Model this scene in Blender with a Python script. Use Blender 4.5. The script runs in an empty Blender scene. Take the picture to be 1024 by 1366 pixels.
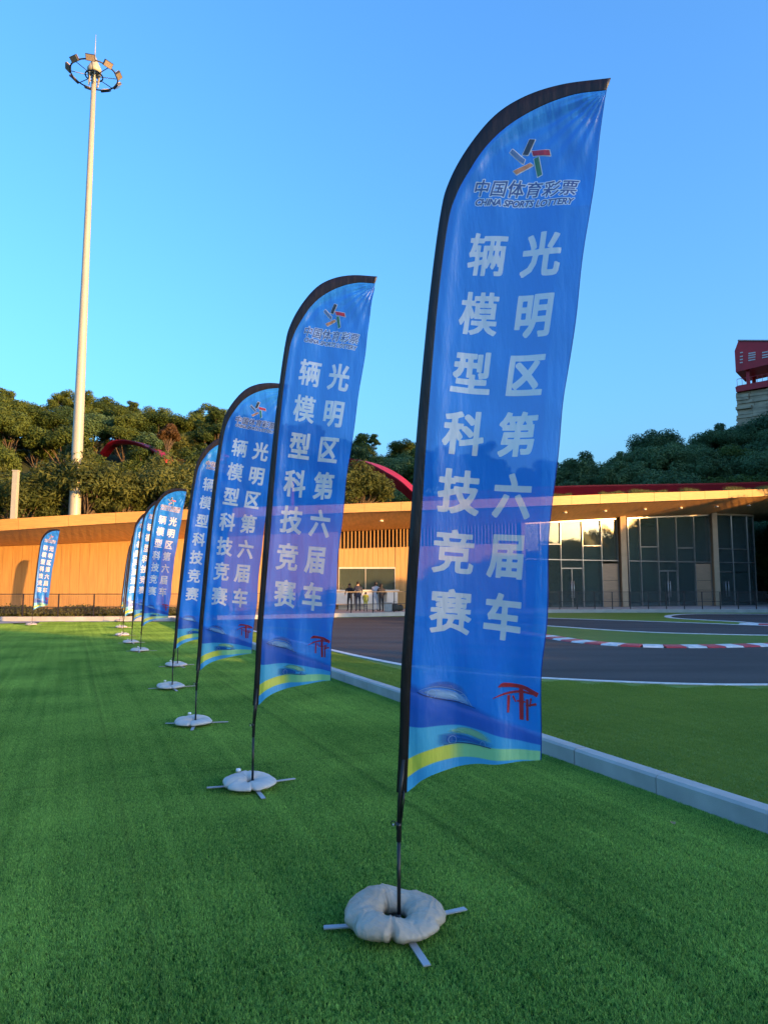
import bpy, bmesh, math, random
import numpy as np
from mathutils import Vector, Matrix
random.seed(7); rng = np.random.default_rng(7)
R = math.radians
scene = bpy.context.scene
col = scene.collection

# ------------------------------------------------------------------ camera
F, PITCH, EYE = 947.0, R(5.85), 1.65
cam_d = bpy.data.cameras.new('camera'); cam = bpy.data.objects.new('camera', cam_d); col.objects.link(cam)
cam.location = (0, 0, EYE); cam.rotation_euler = (R(90) + PITCH, 0, 0)
cam_d.sensor_fit = 'VERTICAL'; cam_d.sensor_height = 36; cam_d.lens = F / 1366 * 36
cam_d.clip_start = .05; cam_d.clip_end = 2000
scene.camera = cam

# ------------------------------------------------------------------ sky, sun, exposure
SUN_EL, SUN_AZ = 5.3, 57.0           # behind the camera, to the right
sv = Vector((math.sin(R(SUN_AZ)) * math.cos(R(SUN_EL)), -math.cos(R(SUN_AZ)) * math.cos(R(SUN_EL)), math.sin(R(SUN_EL))))
w = bpy.data.worlds.new('World'); scene.world = w; w.use_nodes = True
nt = w.node_tree; bg = nt.nodes['Background']
sky = nt.nodes.new('ShaderNodeTexSky'); sky.sky_type = 'NISHITA'; sky.sun_disc = False
sky.sun_elevation = R(SUN_EL); sky.sun_rotation = math.atan2(sv.x, sv.y)
sky.altitude = 0; sky.air_density = 1.2; sky.dust_density = 4.6; sky.ozone_density = 4.9
nt.links.new(sky.outputs[0], bg.inputs[0]); bg.inputs[1].default_value = 0.15
sd = bpy.data.lights.new('sun', 'SUN'); sun = bpy.data.objects.new('sun', sd); col.objects.link(sun)
sun.rotation_euler = sv.to_track_quat('Z', 'Y').to_euler()
sd.energy = 1.6; sd.color = (1, .50, .15); sd.angle = R(.5)
scene.view_settings.view_transform = 'Standard'; scene.view_settings.look = 'None'
scene.view_settings.exposure = 2.87; scene.view_settings.gamma = 1
scene.cycles.max_bounces = 8; scene.cycles.transparent_max_bounces = 24
scene.cycles.caustics_reflective = False; scene.cycles.caustics_refractive = False

# ------------------------------------------------------------------ measuring helpers (photograph pixel -> place)
def ray(px, py):
    x = (px - 512) / F; v = (683 - py) / F
    return x, math.cos(PITCH) - v * math.sin(PITCH), math.sin(PITCH) + v * math.cos(PITCH)
def ground(px, py, z=0.0):
    r = ray(px, py); t = (z - EYE) / r[2]; return Vector((r[0] * t, r[1] * t, z))
def at(px, py, Y):
    r = ray(px, py); t = Y / r[1]; return Vector((r[0] * t, Y, EYE + r[2] * t))

# ------------------------------------------------------------------ object helpers
def tag(o, label=None, cat=None, group=None, kind=None):
    if label: o['label'] = label
    if cat: o['category'] = cat
    if group: o['group'] = group
    if kind: o['kind'] = kind
    return o
def empty(name, loc=(0, 0, 0), rz=0, **k):
    o = bpy.data.objects.new(name, None); col.objects.link(o); o.location = loc; o.rotation_euler = (0, 0, rz)
    o.empty_display_size = .2
    return tag(o, **k)
def link_mesh(name, me, parent=None, loc=None, **k):
    o = bpy.data.objects.new(name, me); col.objects.link(o)
    if parent: o.parent = parent
    if loc is not None: o.location = loc
    return tag(o, **k)
class MB:
    """collects shapes for ONE mesh object"""
    def __init__(s): s.v = []; s.f = []; s.m = []; s.uv = None; s.sm = []
    def add(s, vs, fs, mi=0, smooth=False):
        n = len(s.v); s.v += [tuple(p) for p in vs]
        for f in fs: s.f.append(tuple(i + n for i in f)); s.m.append(mi); s.sm.append(smooth)
        return s
    def box(s, lo, hi, mi=0, mat=None):
        x0, y0, z0 = lo; x1, y1, z1 = hi
        vs = [Vector(p) for p in [(x0,y0,z0),(x1,y0,z0),(x1,y1,z0),(x0,y1,z0),(x0,y0,z1),(x1,y0,z1),(x1,y1,z1),(x0,y1,z1)]]
        if mat: vs = [mat @ p for p in vs]
        return s.add(vs, [(3,2,1,0),(4,5,6,7),(0,1,5,4),(1,2,6,5),(2,3,7,6),(3,0,4,7)], mi)
    def beam(s, a, b, wd, ht, up=Vector((0, 0, 1)), mi=0):
        a = Vector(a); b = Vector(b); d = (b - a).normalized(); x = d.cross(up)
        if x.length < 1e-4: x = d.cross(Vector((1, 0, 0)))
        x.normalize(); y = x.cross(d).normalized(); x *= wd / 2; y *= ht / 2
        vs = [a-x-y, a+x-y, a+x+y, a-x+y, b-x-y, b+x-y, b+x+y, b-x+y]
        return s.add(vs, [(3,2,1,0),(4,5,6,7),(0,1,5,4),(1,2,6,5),(2,3,7,6),(3,0,4,7)], mi)
    def tube(s, pts, rad, n=10, cap=True, mi=0, flat=1.0):
        pts = [Vector(p) for p in pts]; rings = []; prev = None
        for i, p in enumerate(pts):
            d = (pts[min(i+1, len(pts)-1)] - pts[max(i-1, 0)]).normalized()
            if prev is None:
                x = d.cross(Vector((0, 1, 0)));
                if x.length < .05: x = d.cross(Vector((1, 0, 0)))
            else: x = prev - d * prev.dot(d)
            x.normalize(); prev = x; y = d.cross(x)
            r = rad[i] if isinstance(rad, (list, tuple)) else rad
            rings.append([p + x*math.cos(t)*r + y*math.sin(t)*r*flat for t in [2*math.pi*k/n for k in range(n)]])
        vs = [q for rg in rings for q in rg]; fs = []
        for i in range(len(pts)-1):
            for k in range(n):
                fs.append((i*n+k, i*n+(k+1) % n, (i+1)*n+(k+1) % n, (i+1)*n+k))
        if cap: fs.append(tuple(range(n))[::-1]); fs.append(tuple((len(pts)-1)*n+k for k in range(n)))
        return s.add(vs, fs, mi, True)
    def mesh(s, name, mats):
        me = bpy.data.meshes.new(name); me.from_pydata(s.v, [], s.f)
        for m in (mats if isinstance(mats, (list, tuple)) else [mats]): me.materials.append(m)
        me.polygons.foreach_set('material_index', s.m); me.polygons.foreach_set('use_smooth', s.sm)
        me.update(); return me
    def build(s, name, mats, parent=None, loc=None, **k):
        return link_mesh(name, s.mesh(name, mats), parent, loc, **k)
def bevel(o, wd=.01, seg=2):
    bm = bmesh.new(); bm.from_mesh(o.data)
    bmesh.ops.bevel(bm, geom=bm.edges[:], offset=wd, segments=seg, affect='EDGES', profile=.6)
    bm.to_mesh(o.data); bm.free(); return o
def copy_tree(o, parent=None):
    c = o.copy(); col.objects.link(c)
    if parent: c.parent = parent; c.matrix_parent_inverse = o.matrix_parent_inverse.copy()
    for ch in KIDS.get(o.name, []): 
        copy_tree(ch, c)
    return c
KIDS = {}
def index_kids(o):
    ks = [c for c in bpy.data.objects if c.parent == o]
    KIDS[o.name] = ks
    for k in ks: index_kids(k)
def interp(xs, ys, x):
    """smooth (monotone cubic) interpolation"""
    xs = np.asarray(xs, float); ys = np.asarray(ys, float)
    d = np.diff(ys)/np.diff(xs); m = np.empty(len(xs)); m[0] = d[0]; m[-1] = d[-1]
    for i in range(1, len(xs)-1): m[i] = 0 if d[i-1]*d[i] <= 0 else 2*d[i-1]*d[i]/(d[i-1]+d[i])
    x = min(max(x, xs[0]), xs[-1]); i = min(int(np.searchsorted(xs, x, 'right'))-1, len(xs)-2); h = xs[i+1]-xs[i]; t = (x-xs[i])/h
    return float((2*t**3-3*t**2+1)*ys[i]+(t**3-2*t**2+t)*h*m[i]+(-2*t**3+3*t**2)*ys[i+1]+(t**3-t**2)*h*m[i+1])

# ------------------------------------------------------------------ materials
def base_mat(name):
    m = bpy.data.materials.new(name); m.use_nodes = True
    return m, m.node_tree.nodes, m.node_tree.links, m.node_tree.nodes['Principled BSDF']
def mat(name, c, rough=.6, var=.15, scale=6, bump=0, bscale=60, metal=0, spec=.5, coords='Object', stretch=(1, 1, 1), c2=None, trans=0):
    m, N, L, b = base_mat(name)
    b.inputs['Roughness'].default_value = rough; b.inputs['Metallic'].default_value = metal
    b.inputs['Specular IOR Level'].default_value = spec
    tc = N.new('ShaderNodeTexCoord'); mp = N.new('ShaderNodeMapping'); mp.inputs['Scale'].default_value = stretch
    L.new(tc.outputs[coords], mp.inputs[0])
    nz = N.new('ShaderNodeTexNoise'); nz.inputs['Scale'].default_value = scale; nz.inputs['Detail'].default_value = 5
    L.new(mp.outputs[0], nz.inputs[0])
    cr = N.new('ShaderNodeValToRGB'); a = cr.color_ramp
    c2 = c2 or tuple(min(1, x*(1+var)) for x in c)
    a.elements[0].position = .3; a.elements[0].color = tuple(x*(1-var) for x in c) + (1,)
    a.elements[1].position = .7; a.elements[1].color = tuple(c2) + (1,)
    L.new(nz.outputs[0], cr.inputs[0]); L.new(cr.outputs[0], b.inputs['Base Color'])
    if bump:
        n2 = N.new('ShaderNodeTexNoise'); n2.inputs['Scale'].default_value = bscale; n2.inputs['Detail'].default_value = 4
        L.new(mp.outputs[0], n2.inputs[0])
        bp = N.new('ShaderNodeBump'); bp.inputs['Strength'].default_value = bump; bp.inputs['Distance'].default_value = .02
        L.new(n2.outputs[0], bp.inputs['Height']); L.new(bp.outputs[0], b.inputs['Normal'])
    return m
M = {}
M['asphalt'] = mat('asphalt', (.026, .025, .023), .85, .1, .55, .5, 90, c2=(.056, .054, .050), stretch=(.35, 1.6, 1))
M['line'] = mat('white_line_paint', (.62, .62, .60), .6, .25, 5, .1, c2=(.76, .76, .74))
M['red_paint'] = mat('red_paint', (.45, .03, .03), .5, .2, 8)
M['kerbstone'] = mat('grey_kerb_stone', (.42, .40, .37), .75, .16, 3, .35, 140)
M['terrace'] = mat('pale_concrete', (.42, .41, .38), .8, .15, 2, .2, 40)
M['paving'] = mat('grey_paving', (.40, .40, .41), .8, .12, 2, .2, 60)
M['soil'] = mat('ground_earth', (.06, .08, .035), .95, .4, .2, .4, 8)
M['hillsoil'] = mat('hill_earth', (.030, .045, .016), .95, .5, .3, .6, 3)
M['wood'] = mat('honey_timber', (.34, .20, .065), .5, .16, 3, .15, 40, stretch=(5, 5, .25))
M['wood2'] = mat('fascia_timber', (.36, .19, .038), .5, .16, 4, .1, 30, stretch=(.5, .5, 6))
M['soffit'] = mat('soffit_timber', (.66, .36, .12), .6, .15, 3, .1, 30, stretch=(3, .4, 1))
M['pale_panel'] = mat('pale_timber_panel', (.42, .28, .17), .55, .1, 4, .1, 40, stretch=(.5, .5, 4))
M['column'] = mat('beige_column', (.52, .38, .23), .5, .08, 3)
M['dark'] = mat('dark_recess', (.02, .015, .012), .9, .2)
M['frame'] = mat('aluminium_frame', (.42, .40, .37), .35, .1, 5, metal=.6)
M['rail'] = mat('dark_railing_metal', (.045, .042, .045), .45, .1, 5, metal=.5)
M['steel'] = mat('brushed_steel', (.6, .6, .6), .3, .1, 5, metal=.9)
M['interior'] = mat('interior_plaster', (.34, .36, .35), .8, .2)
M['curtain'] = mat('teal_blind', (.22, .34, .35), .8, .1, 3, stretch=(6, 6, .4))
M['mast'] = mat('mast_paint', (.40, .39, .29), .45, .08, .6, metal=.1)
M['mastdark'] = mat('mast_dark_metal', (.035, .04, .05), .5, .1)
M['lamp_glass'] = mat('floodlight_glass', (.35, .30, .22), .15, .1, 4, spec=.8)
M['red_steel'] = mat('red_steel', (.30, .007, .012), .5, .12, 1.2, spec=.25)
M['red_steel_lifted'] = mat('red_steel_shade_lift', (.50, .02, .03), .45, .15, .5)  # brighter copy of the red steel, lifted because the tower stands in shade
M['rock'] = mat('stacked_stone', (.55, .40, .25), .9, .35, .5, .8, 2, stretch=(1, 1, 3))
M['bark'] = mat('bark', (.10, .075, .05), .9, .3, 3, .5, 20)
M['pole_black'] = mat('black_pole', (.012, .011, .011), .35, .2)
M['bag'] = mat('grey_water_bag', (.40, .335, .26), .42, .14, 7, .45, 10, spec=.45)
M['bag_pale'] = mat('pale_water_bag', (.50, .47, .43), .45, .1, 7, .35, 12)
_b = M['bag'].node_tree; _n = [q for q in _b.nodes if q.type == 'BUMP'][0]; _n.inputs['Distance'].default_value = .02
_w = _b.nodes.new('ShaderNodeTexWave'); _w.wave_type = 'BANDS'; _w.inputs['Scale'].default_value = 5; _w.inputs['Distortion'].default_value = 14; _w.inputs['Detail'].default_value = 3; _w.inputs['Detail Scale'].default_value = 1.6
_t = _b.nodes.new('ShaderNodeTexCoord'); _b.links.new(_t.outputs['Object'], _w.inputs[0]); _b2 = _b.nodes.new('ShaderNodeBump'); _b2.inputs['Strength'].default_value = .4; _b2.inputs['Distance'].default_value = .008
_b.links.new(_w.outputs['Fac'], _b2.inputs['Height']); _b.links.new(_n.outputs[0], _b2.inputs['Normal']); _b.links.new(_b2.outputs[0], _b.nodes['Principled BSDF'].inputs['Normal'])
M['leg_steel'] = mat('flat_steel_leg', (.36, .38, .40), .42, .12, 9, metal=.35)
M['white_tag'] = mat('white_valve', (.8, .8, .8), .4, .05)
M['counter'] = mat('white_counter', (.6, .58, .55), .5, .08, 3)
M['bin'] = mat('grey_bin', (.28, .32, .33), .5, .1)
M['darkbag'] = mat('dark_bag', (.03, .035, .03), .6, .2)
def skinmat(n, c): return mat(n, c, .7, .12, 10)
M['skin'] = skinmat('skin', (.45, .27, .18)); M['hair'] = skinmat('black_hair', (.012, .01, .01))
M['navy'] = skinmat('navy_jacket', (.02, .025, .045)); M['jeans'] = skinmat('grey_trousers', (.09, .09, .10))
M['yellow'] = skinmat('yellow_green_coat', (.42, .38, .03)); M['white_cloth'] = skinmat('white_shirt', (.62, .60, .60))
M['black_cloth'] = skinmat('black_clothes', (.018, .018, .022)); M['shoe'] = skinmat('dark_shoe', (.03, .03, .03))

def timber_board_mat():
    m = M['wood']; N = m.node_tree.nodes; L = m.node_tree.links; b = N['Principled BSDF']
    return m
def leaf_mat(name, c, c2, tr=.35):
    m, N, L, b = base_mat(name)
    geo = N.new('ShaderNodeNewGeometry'); oi = N.new('ShaderNodeObjectInfo')
    nz = N.new('ShaderNodeTexNoise'); nz.inputs['Scale'].default_value = .55; nz.inputs['Detail'].default_value = 3
    L.new(geo.outputs['Position'], nz.inputs[0])
    add = N.new('ShaderNodeMath'); add.operation = 'ADD'; L.new(nz.outputs[0], add.inputs[0])
    mr = N.new('ShaderNodeMapRange'); mr.inputs[3].default_value = -.28; mr.inputs[4].default_value = .28
    L.new(oi.outputs['Random'], mr.inputs[0]); L.new(mr.outputs[0], add.inputs[1])
    ri = N.new('ShaderNodeMath'); ri.operation = 'MULTIPLY_ADD'; L.new(geo.outputs['Random Per Island'], ri.inputs[0]); ri.inputs[1].default_value = .35; L.new(add.outputs[0], ri.inputs[2])
    cr = N.new('ShaderNodeValToRGB'); a = cr.color_ramp; a.elements[0].position = .35; a.elements[1].position = .95
    a.elements[0].color = c + (1,); a.elements[1].color = c2 + (1,); L.new(ri.outputs[0], cr.inputs[0])
    L.new(cr.outputs[0], b.inputs['Base Color']); b.inputs['Roughness'].default_value = .65; b.inputs['Specular IOR Level'].default_value = .2
    t = N.new('ShaderNodeBsdfTranslucent'); L.new(cr.outputs[0], t.inputs[0])
    mx = N.new('ShaderNodeMixShader'); mx.inputs[0].default_value = tr
    L.new(b.outputs[0], mx.inputs[1]); L.new(t.outputs[0], mx.inputs[2]); L.new(mx.outputs[0], N['Material Output'].inputs[0])
    return m
M['leaf'] = leaf_mat('leaves_mixed_green', (.034, .066, .014), (.12, .17, .034))
M['leaf_dark'] = leaf_mat('leaves_deep_green', (.042, .095, .038), (.12, .20, .075))
M['leaf_olive'] = leaf_mat('leaves_olive', (.045, .066, .014), (.13, .155, .036))
M['leaf_rust'] = leaf_mat('leaves_rusty', (.055, .038, .014), (.11, .065, .025))
M['hedge'] = leaf_mat('hedge_leaves', (.05, .075, .02), (.16, .17, .05))

def turf_mat(name, c, c2, sheen, seams=True):
    m, N, L, b = base_mat(name)
    geo = N.new('ShaderNodeNewGeometry')
    nz = N.new('ShaderNodeTexNoise'); nz.inputs['Scale'].default_value = .7; nz.inputs['Detail'].default_value = 6; L.new(geo.outputs['Position'], nz.inputs[0])
    mp = N.new('ShaderNodeMapping'); mp.inputs['Rotation'].default_value = (0, 0, R(-23.5)); mp.inputs['Scale'].default_value = (9, .10, 1)
    mp.vector_type = 'TEXTURE'; mp.inputs['Scale'].default_value = (.12, 9, 1); mp.inputs['Rotation'].default_value = (0, 0, R(23.5))
    L.new(geo.outputs['Position'], mp.inputs[0])
    n2 = N.new('ShaderNodeTexNoise'); n2.inputs['Scale'].default_value = 1; n2.inputs['Detail'].default_value = 3; L.new(mp.outputs[0], n2.inputs[0])
    s = N.new('ShaderNodeMath'); s.operation = 'MULTIPLY_ADD'; L.new(n2.outputs[0], s.inputs[0]); s.inputs[1].default_value = .55; L.new(nz.outputs[0], s.inputs[2])
    s2 = N.new('ShaderNodeMath'); s2.operation = 'MULTIPLY_ADD'; L.new(geo.outputs['Random Per Island'], s2.inputs[0]); s2.inputs[1].default_value = 1.0; L.new(s.outputs[0], s2.inputs[2])
    cr = N.new('ShaderNodeValToRGB'); a = cr.color_ramp; a.elements[0].position = .2; a.elements[1].position = 1.0
    mr = N.new('ShaderNodeMapRange'); mr.inputs[1].default_value = .62; mr.inputs[2].default_value = 1.85; L.new(s2.outputs[0], mr.inputs[0]); L.new(mr.outputs[0], cr.inputs[0])
    a.elements[0].color = c + (1,); a.elements[1].color = c2 + (1,)
    def seam(axis, period, off, wd):      # joint between two rolls: distance to the nearest line, as 0..1
        dt = N.new('ShaderNodeVectorMath'); dt.operation = 'DOT_PRODUCT'; L.new(geo.outputs['Position'], dt.inputs[0]); dt.inputs[1].default_value = axis
        wv_ = N.new('ShaderNodeMath'); wv_.operation = 'MULTIPLY_ADD'; L.new(dt.outputs['Value'], wv_.inputs[0]); wv_.inputs[1].default_value = 1; L.new(n2.outputs[0], wv_.inputs[2])
        wv_.inputs[2].default_value = 0; L.remove(wv_.inputs[2].links[0])
        ad_ = N.new('ShaderNodeMath'); ad_.operation = 'ADD'; L.new(wv_.outputs[0], ad_.inputs[0]); ad_.inputs[1].default_value = off
        pp = N.new('ShaderNodeMath'); pp.operation = 'PINGPONG'; L.new(ad_.outputs[0], pp.inputs[0]); pp.inputs[1].default_value = period/2
        q_ = N.new('ShaderNodeMapRange'); q_.inputs[1].default_value = 0; q_.inputs[2].default_value = wd; L.new(pp.outputs[0], q_.inputs[0]); return q_.outputs[0]
    if seams:
        s1 = seam((-.9164, -.4003, 0), 2.0, .4, .035); s3 = seam((-.4003, .9164, 0), 22.0, -6.6, .04)
        mn = N.new('ShaderNodeMath'); mn.operation = 'MINIMUM'; L.new(s1, mn.inputs[0]); L.new(s3, mn.inputs[1])
        mm_ = N.new('ShaderNodeMapRange'); mm_.inputs[3].default_value = .80; L.new(mn.outputs[0], mm_.inputs[0])
        vm = N.new('ShaderNodeVectorMath'); vm.operation = 'SCALE'; L.new(cr.outputs[0], vm.inputs[0]); L.new(mm_.outputs[0], vm.inputs['Scale'])
        class _O: outputs = [vm.outputs[0]]
        cr = _O
    L.new(cr.outputs[0], b.inputs['Base Color']); b.inputs['Roughness'].default_value = .5; b.inputs['Specular IOR Level'].default_value = sheen
    n3 = N.new('ShaderNodeTexNoise'); n3.inputs['Scale'].default_value = 160; n3.inputs['Detail'].default_value = 2; L.new(geo.outputs['Position'], n3.inputs[0])
    bp = N.new('ShaderNodeBump'); bp.inputs['Strength'].default_value = .5; bp.inputs['Distance'].default_value = .02
    L.new(n3.outputs[0], bp.inputs['Height']); L.new(bp.outputs[0], b.inputs['Normal'])
    tl = N.new('ShaderNodeBsdfTranslucent'); L.new(cr.outputs[0], tl.inputs[0]); ms = N.new('ShaderNodeMixShader'); ms.inputs[0].default_value = .3
    L.new(b.outputs[0], ms.inputs[1]); L.new(tl.outputs[0], ms.inputs[2]); L.new(ms.outputs[0], N['Material Output'].inputs[0])
    return m
M['turf'] = turf_mat('artificial_turf_blades', (.035, .17, .016), (.50, .80, .16), .3)
M['turf_base'] = turf_mat('artificial_turf_backing', (.012, .055, .010), (.035, .12, .02), .1)
M['infield'] = turf_mat('infield_turf', (.16, .28, .045), (.34, .46, .09), .15, False)
M['grass_isl'] = turf_mat('island_turf', (.13, .24, .032), (.25, .36, .055), .15, False)

def glass_mat(name, tint, refl):
    m, N, L, b = base_mat(name)
    g = N.new('ShaderNodeBsdfGlossy'); g.inputs['Roughness'].default_value = .035; g.inputs['Color'].default_value = (.85, .9, .95, 1)
    tc = N.new('ShaderNodeTexCoord'); nz = N.new('ShaderNodeTexNoise'); nz.inputs['Scale'].default_value = 1.1; L.new(tc.outputs['Object'], nz.inputs[0])
    bp = N.new('ShaderNodeBump'); bp.inputs['Strength'].default_value = .02; bp.inputs['Distance'].default_value = .1; L.new(nz.outputs[0], bp.inputs['Height']); L.new(bp.outputs[0], g.inputs['Normal'])
    t = N.new('ShaderNodeBsdfTransparent'); t.inputs[0].default_value = tint + (1,)
    fr = N.new('ShaderNodeFresnel'); fr.inputs[0].default_value = 1.5
    ad = N.new('ShaderNodeMath'); ad.operation = 'ADD'; L.new(fr.outputs[0], ad.inputs[0]); ad.inputs[1].default_value = refl; ad.use_clamp = True
    mx = N.new('ShaderNodeMixShader'); L.new(ad.outputs[0], mx.inputs[0]); L.new(t.outputs[0], mx.inputs[1]); L.new(g.outputs[0], mx.inputs[2])
    refl_tone = N.new('ShaderNodeBsdfDiffuse'); refl_tone.inputs[0].default_value = (.20, .27, .25, 1); m2 = N.new('ShaderNodeMixShader'); m2.inputs[0].default_value = .2  # even grey-green tone painted in for the dim reflection of trees
    L.new(mx.outputs[0], m2.inputs[1]); L.new(refl_tone.outputs[0], m2.inputs[2])
    L.new(m2.outputs[0], N['Material Output'].inputs[0]); return m
M['glass'] = glass_mat('tinted_glass', (.66, .74, .72), .09)
def mesh_screen():
    m, N, L, b = base_mat('railing_screen'); b.inputs['Base Color'].default_value = (.06, .06, .065, 1); b.inputs['Roughness'].default_value = .6
    t = N.new('ShaderNodeBsdfTransparent'); mx = N.new('ShaderNodeMixShader'); mx.inputs[0].default_value = .22
    L.new(t.outputs[0], mx.inputs[1]); L.new(b.outputs[0], mx.inputs[2]); L.new(mx.outputs[0], N['Material Output'].inputs[0]); return m
M['screen'] = mesh_screen()

# ------------------------------------------------------------------ flag cloth materials: thin printed polyester, partly see-through
SEE = .095
def thin_cloth(m, N, L, color_socket, see, extra_alpha=None, through=.20):
    d = N.new('ShaderNodeBsdfDiffuse'); t = N.new('ShaderNodeBsdfTranslucent'); g = N.new('ShaderNodeBsdfGlossy'); g.inputs['Roughness'].default_value = .36
    L.new(color_socket, d.inputs[0]); L.new(color_socket, t.inputs[0]); g.inputs[0].default_value = (.8, .85, .9, 1)
    tc = N.new('ShaderNodeTexCoord')
    nz = N.new('ShaderNodeTexNoise'); nz.inputs['Scale'].default_value = 4; nz.inputs['Detail'].default_value = 5; mp = N.new('ShaderNodeMapping'); mp.inputs['Scale'].default_value = (5, 1, 1.1); mp.inputs['Rotation'].default_value = (0, R(-10), 0)
    L.new(tc.outputs['Object'], mp.inputs[0]); L.new(mp.outputs[0], nz.inputs[0])
    bp = N.new('ShaderNodeBump'); bp.inputs['Strength'].default_value = .6; bp.inputs['Distance'].default_value = .02; L.new(nz.outputs[0], bp.inputs['Height'])
    for x in (d, t, g): L.new(bp.outputs[0], x.inputs['Normal'])
    m1 = N.new('ShaderNodeMixShader'); m1.inputs[0].default_value = through; L.new(d.outputs[0], m1.inputs[1]); L.new(t.outputs[0], m1.inputs[2])
    m2 = N.new('ShaderNodeMixShader'); m2.inputs[0].default_value = .045; L.new(m1.outputs[0], m2.inputs[1]); L.new(g.outputs[0], m2.inputs[2])
    tr = N.new('ShaderNodeBsdfTransparent'); m3 = N.new('ShaderNodeMixShader'); m3.inputs[0].default_value = see
    if extra_alpha is not None: L.new(extra_alpha, m3.inputs[0])
    L.new(m2.outputs[0], m3.inputs[1]); L.new(tr.outputs[0], m3.inputs[2]); L.new(m3.outputs[0], N['Material Output'].inputs[0])
def flag_mat():
    m, N, L, b = base_mat('printed_flag_cloth'); N.remove(b)
    uv = N.new('ShaderNodeUVMap'); sp = N.new('ShaderNodeSeparateXYZ'); L.new(uv.outputs[0], sp.inputs[0])   # u = across (m), v = height (m)
    def mth(op, a, b_=None, c_=None, clamp=False):
        n = N.new('ShaderNodeMath'); n.operation = op; n.use_clamp = clamp
        for i, q in enumerate((a, b_, c_)):
            if q is None: continue
            if isinstance(q, (int, float)): n.inputs[i].default_value = q
            else: L.new(q, n.inputs[i])
        return n.outputs[0]
    def curve(pts):   # height of a boundary as a function of u, scaled 0.5..1.5 m
        c = N.new('ShaderNodeFloatCurve'); cm = c.mapping.curves[0]
        while len(cm.points) < len(pts): cm.points.new(.5, .5)
        for p, (x, z) in zip(cm.points, pts): p.location = (x, z - .5)
        c.mapping.update(); L.new(sp.outputs[0], c.inputs['Value']); return mth('ADD', c.outputs[0], .5)
    def step(curve_s, soft):
        return mth('MULTIPLY_ADD', mth('SUBTRACT', sp.outputs[1], curve_s), 1/soft, .5, True)   # 1 above the boundary
    def mix(f, a, c):
        n = N.new('ShaderNodeMix'); n.data_type = 'RGBA'; L.new(f, n.inputs[0]) if not isinstance(f, float) else None
        for s_, q in ((n.inputs[6], a), (n.inputs[7], c)):
            if isinstance(q, tuple): s_.default_value = q + (1,)
            else: L.new(q, s_)
        return n.outputs[2]
    g = N.new('ShaderNodeMapRange'); g.inputs[1].default_value = .9; g.inputs[2].default_value = 3.4; L.new(sp.outputs[1], g.inputs[0])
    main = mix(g.outputs[0], (.004, .27, .90), (.014, .24, .80))
    wedge = step(curve([(0, 1.15), (.07, 1.137), (.39, 1.029), (.73, .924), (1, .86)]), .03)
    c1 = mix(wedge, (.012, .12, .60), main)
    # pale streaks radiating across the lower part
    st = step(curve([(0, 1.245), (.4, 1.225), (.75, 1.205), (1, 1.2)]), .004); st2 = step(curve([(0, 1.22), (.4, 1.212), (.75, 1.19), (1, 1.19)]), .05)
    band = mth('MULTIPLY', mth('SUBTRACT', 1.0, st), st2); c1 = mix(mth('MULTIPLY', band, .35), c1, (.08, .36, .75))
    cy = step(curve([(0, .93), (.068, .923), (.233, .930), (.427, .921), (.577, .895), (.73, .877), (1, .85)]), .006)
    cyan = mix(mth('MULTIPLY', sp.outputs[0], 1.35, None, True), (.12, .58, .80), (.05, .42, .84))
    c2 = mix(cy, cyan, c1)
    yt = step(curve([(0, .72), (.059, .763), (.152, .808), (.291, .837), (.426, .844), (.729, .849), (1, .85)]), .005)
    ygr = N.new('ShaderNodeMapRange'); ygr.inputs[1].default_value = .25; ygr.inputs[2].default_value = .33; L.new(sp.outputs[0], ygr.inputs[0])
    yel = mix(ygr.outputs[0], (.90, .85, .10), (.40, .80, .38))
    c3 = mix(yt, yel, c2)
    yb = step(curve([(0, .62), (.051, .669), (.152, .734), (.271, .766), (.501, .788), (.728, .803), (1, .81)]), .005)
    c4 = mix(yb, (.07, .46, .86), c3)
    def ink(attr):
        n = N.new('ShaderNodeAttribute'); n.attribute_name = attr
        return mth('MULTIPLY_ADD', n.outputs['Fac'], -1/.0016, .5, True)
    c5 = mix(ink('ink_white'), c4, (.93, .88, .86)); c6 = mix(ink('ink_navy'), c5, (.05, .07, .24))
    c7 = mix(ink('ink_edge'), c6, (.002, .05, .34))
    thin_cloth(m, N, L, c7, SEE)
    return m
def print_mat(name, c, see=.06, alpha_attr=False):
    m, N, L, b = base_mat(name); N.remove(b)
    if alpha_attr:
        at_ = N.new('ShaderNodeAttribute'); at_.attribute_name = 'print'
        inv = N.new('ShaderNodeMath'); inv.operation = 'SUBTRACT'; inv.inputs[0].default_value = 1; L.new(at_.outputs['Alpha'], inv.inputs[1])
        thin_cloth(m, N, L, at_.outputs['Color'], .1, inv.outputs[0], .1)
    else:
        rgb = N.new('ShaderNodeRGB'); rgb.outputs[0].default_value = c + (1,); thin_cloth(m, N, L, rgb.outputs[0], see, None, .05)
    return m
M['flag'] = flag_mat()
M['p_white'] = print_mat('white_print', (.72, .74, .84)); M['p_navy'] = print_mat('navy_print', (.05, .08, .26)); M['p_red'] = print_mat('red_print', (.62, .03, .03))
M['p_dark'] = print_mat('dark_print', (.05, .07, .10)); M['p_bred'] = print_mat('crimson_print', (.60, .04, .07)); M['p_green'] = print_mat('green_print', (.05, .26, .16))
M['p_orange'] = print_mat('orange_print', (.72, .30, .14)); M['p_slate'] = print_mat('slate_print', (.10, .20, .40)); M['p_alpha'] = print_mat('soft_print', (1, 1, 1), alpha_attr=True)
M['p_line'] = print_mat('pale_line_print', (.30, .48, .72), .2)
M['p_undr'] = print_mat('dark_line_print', (.01, .03, .12))
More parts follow.
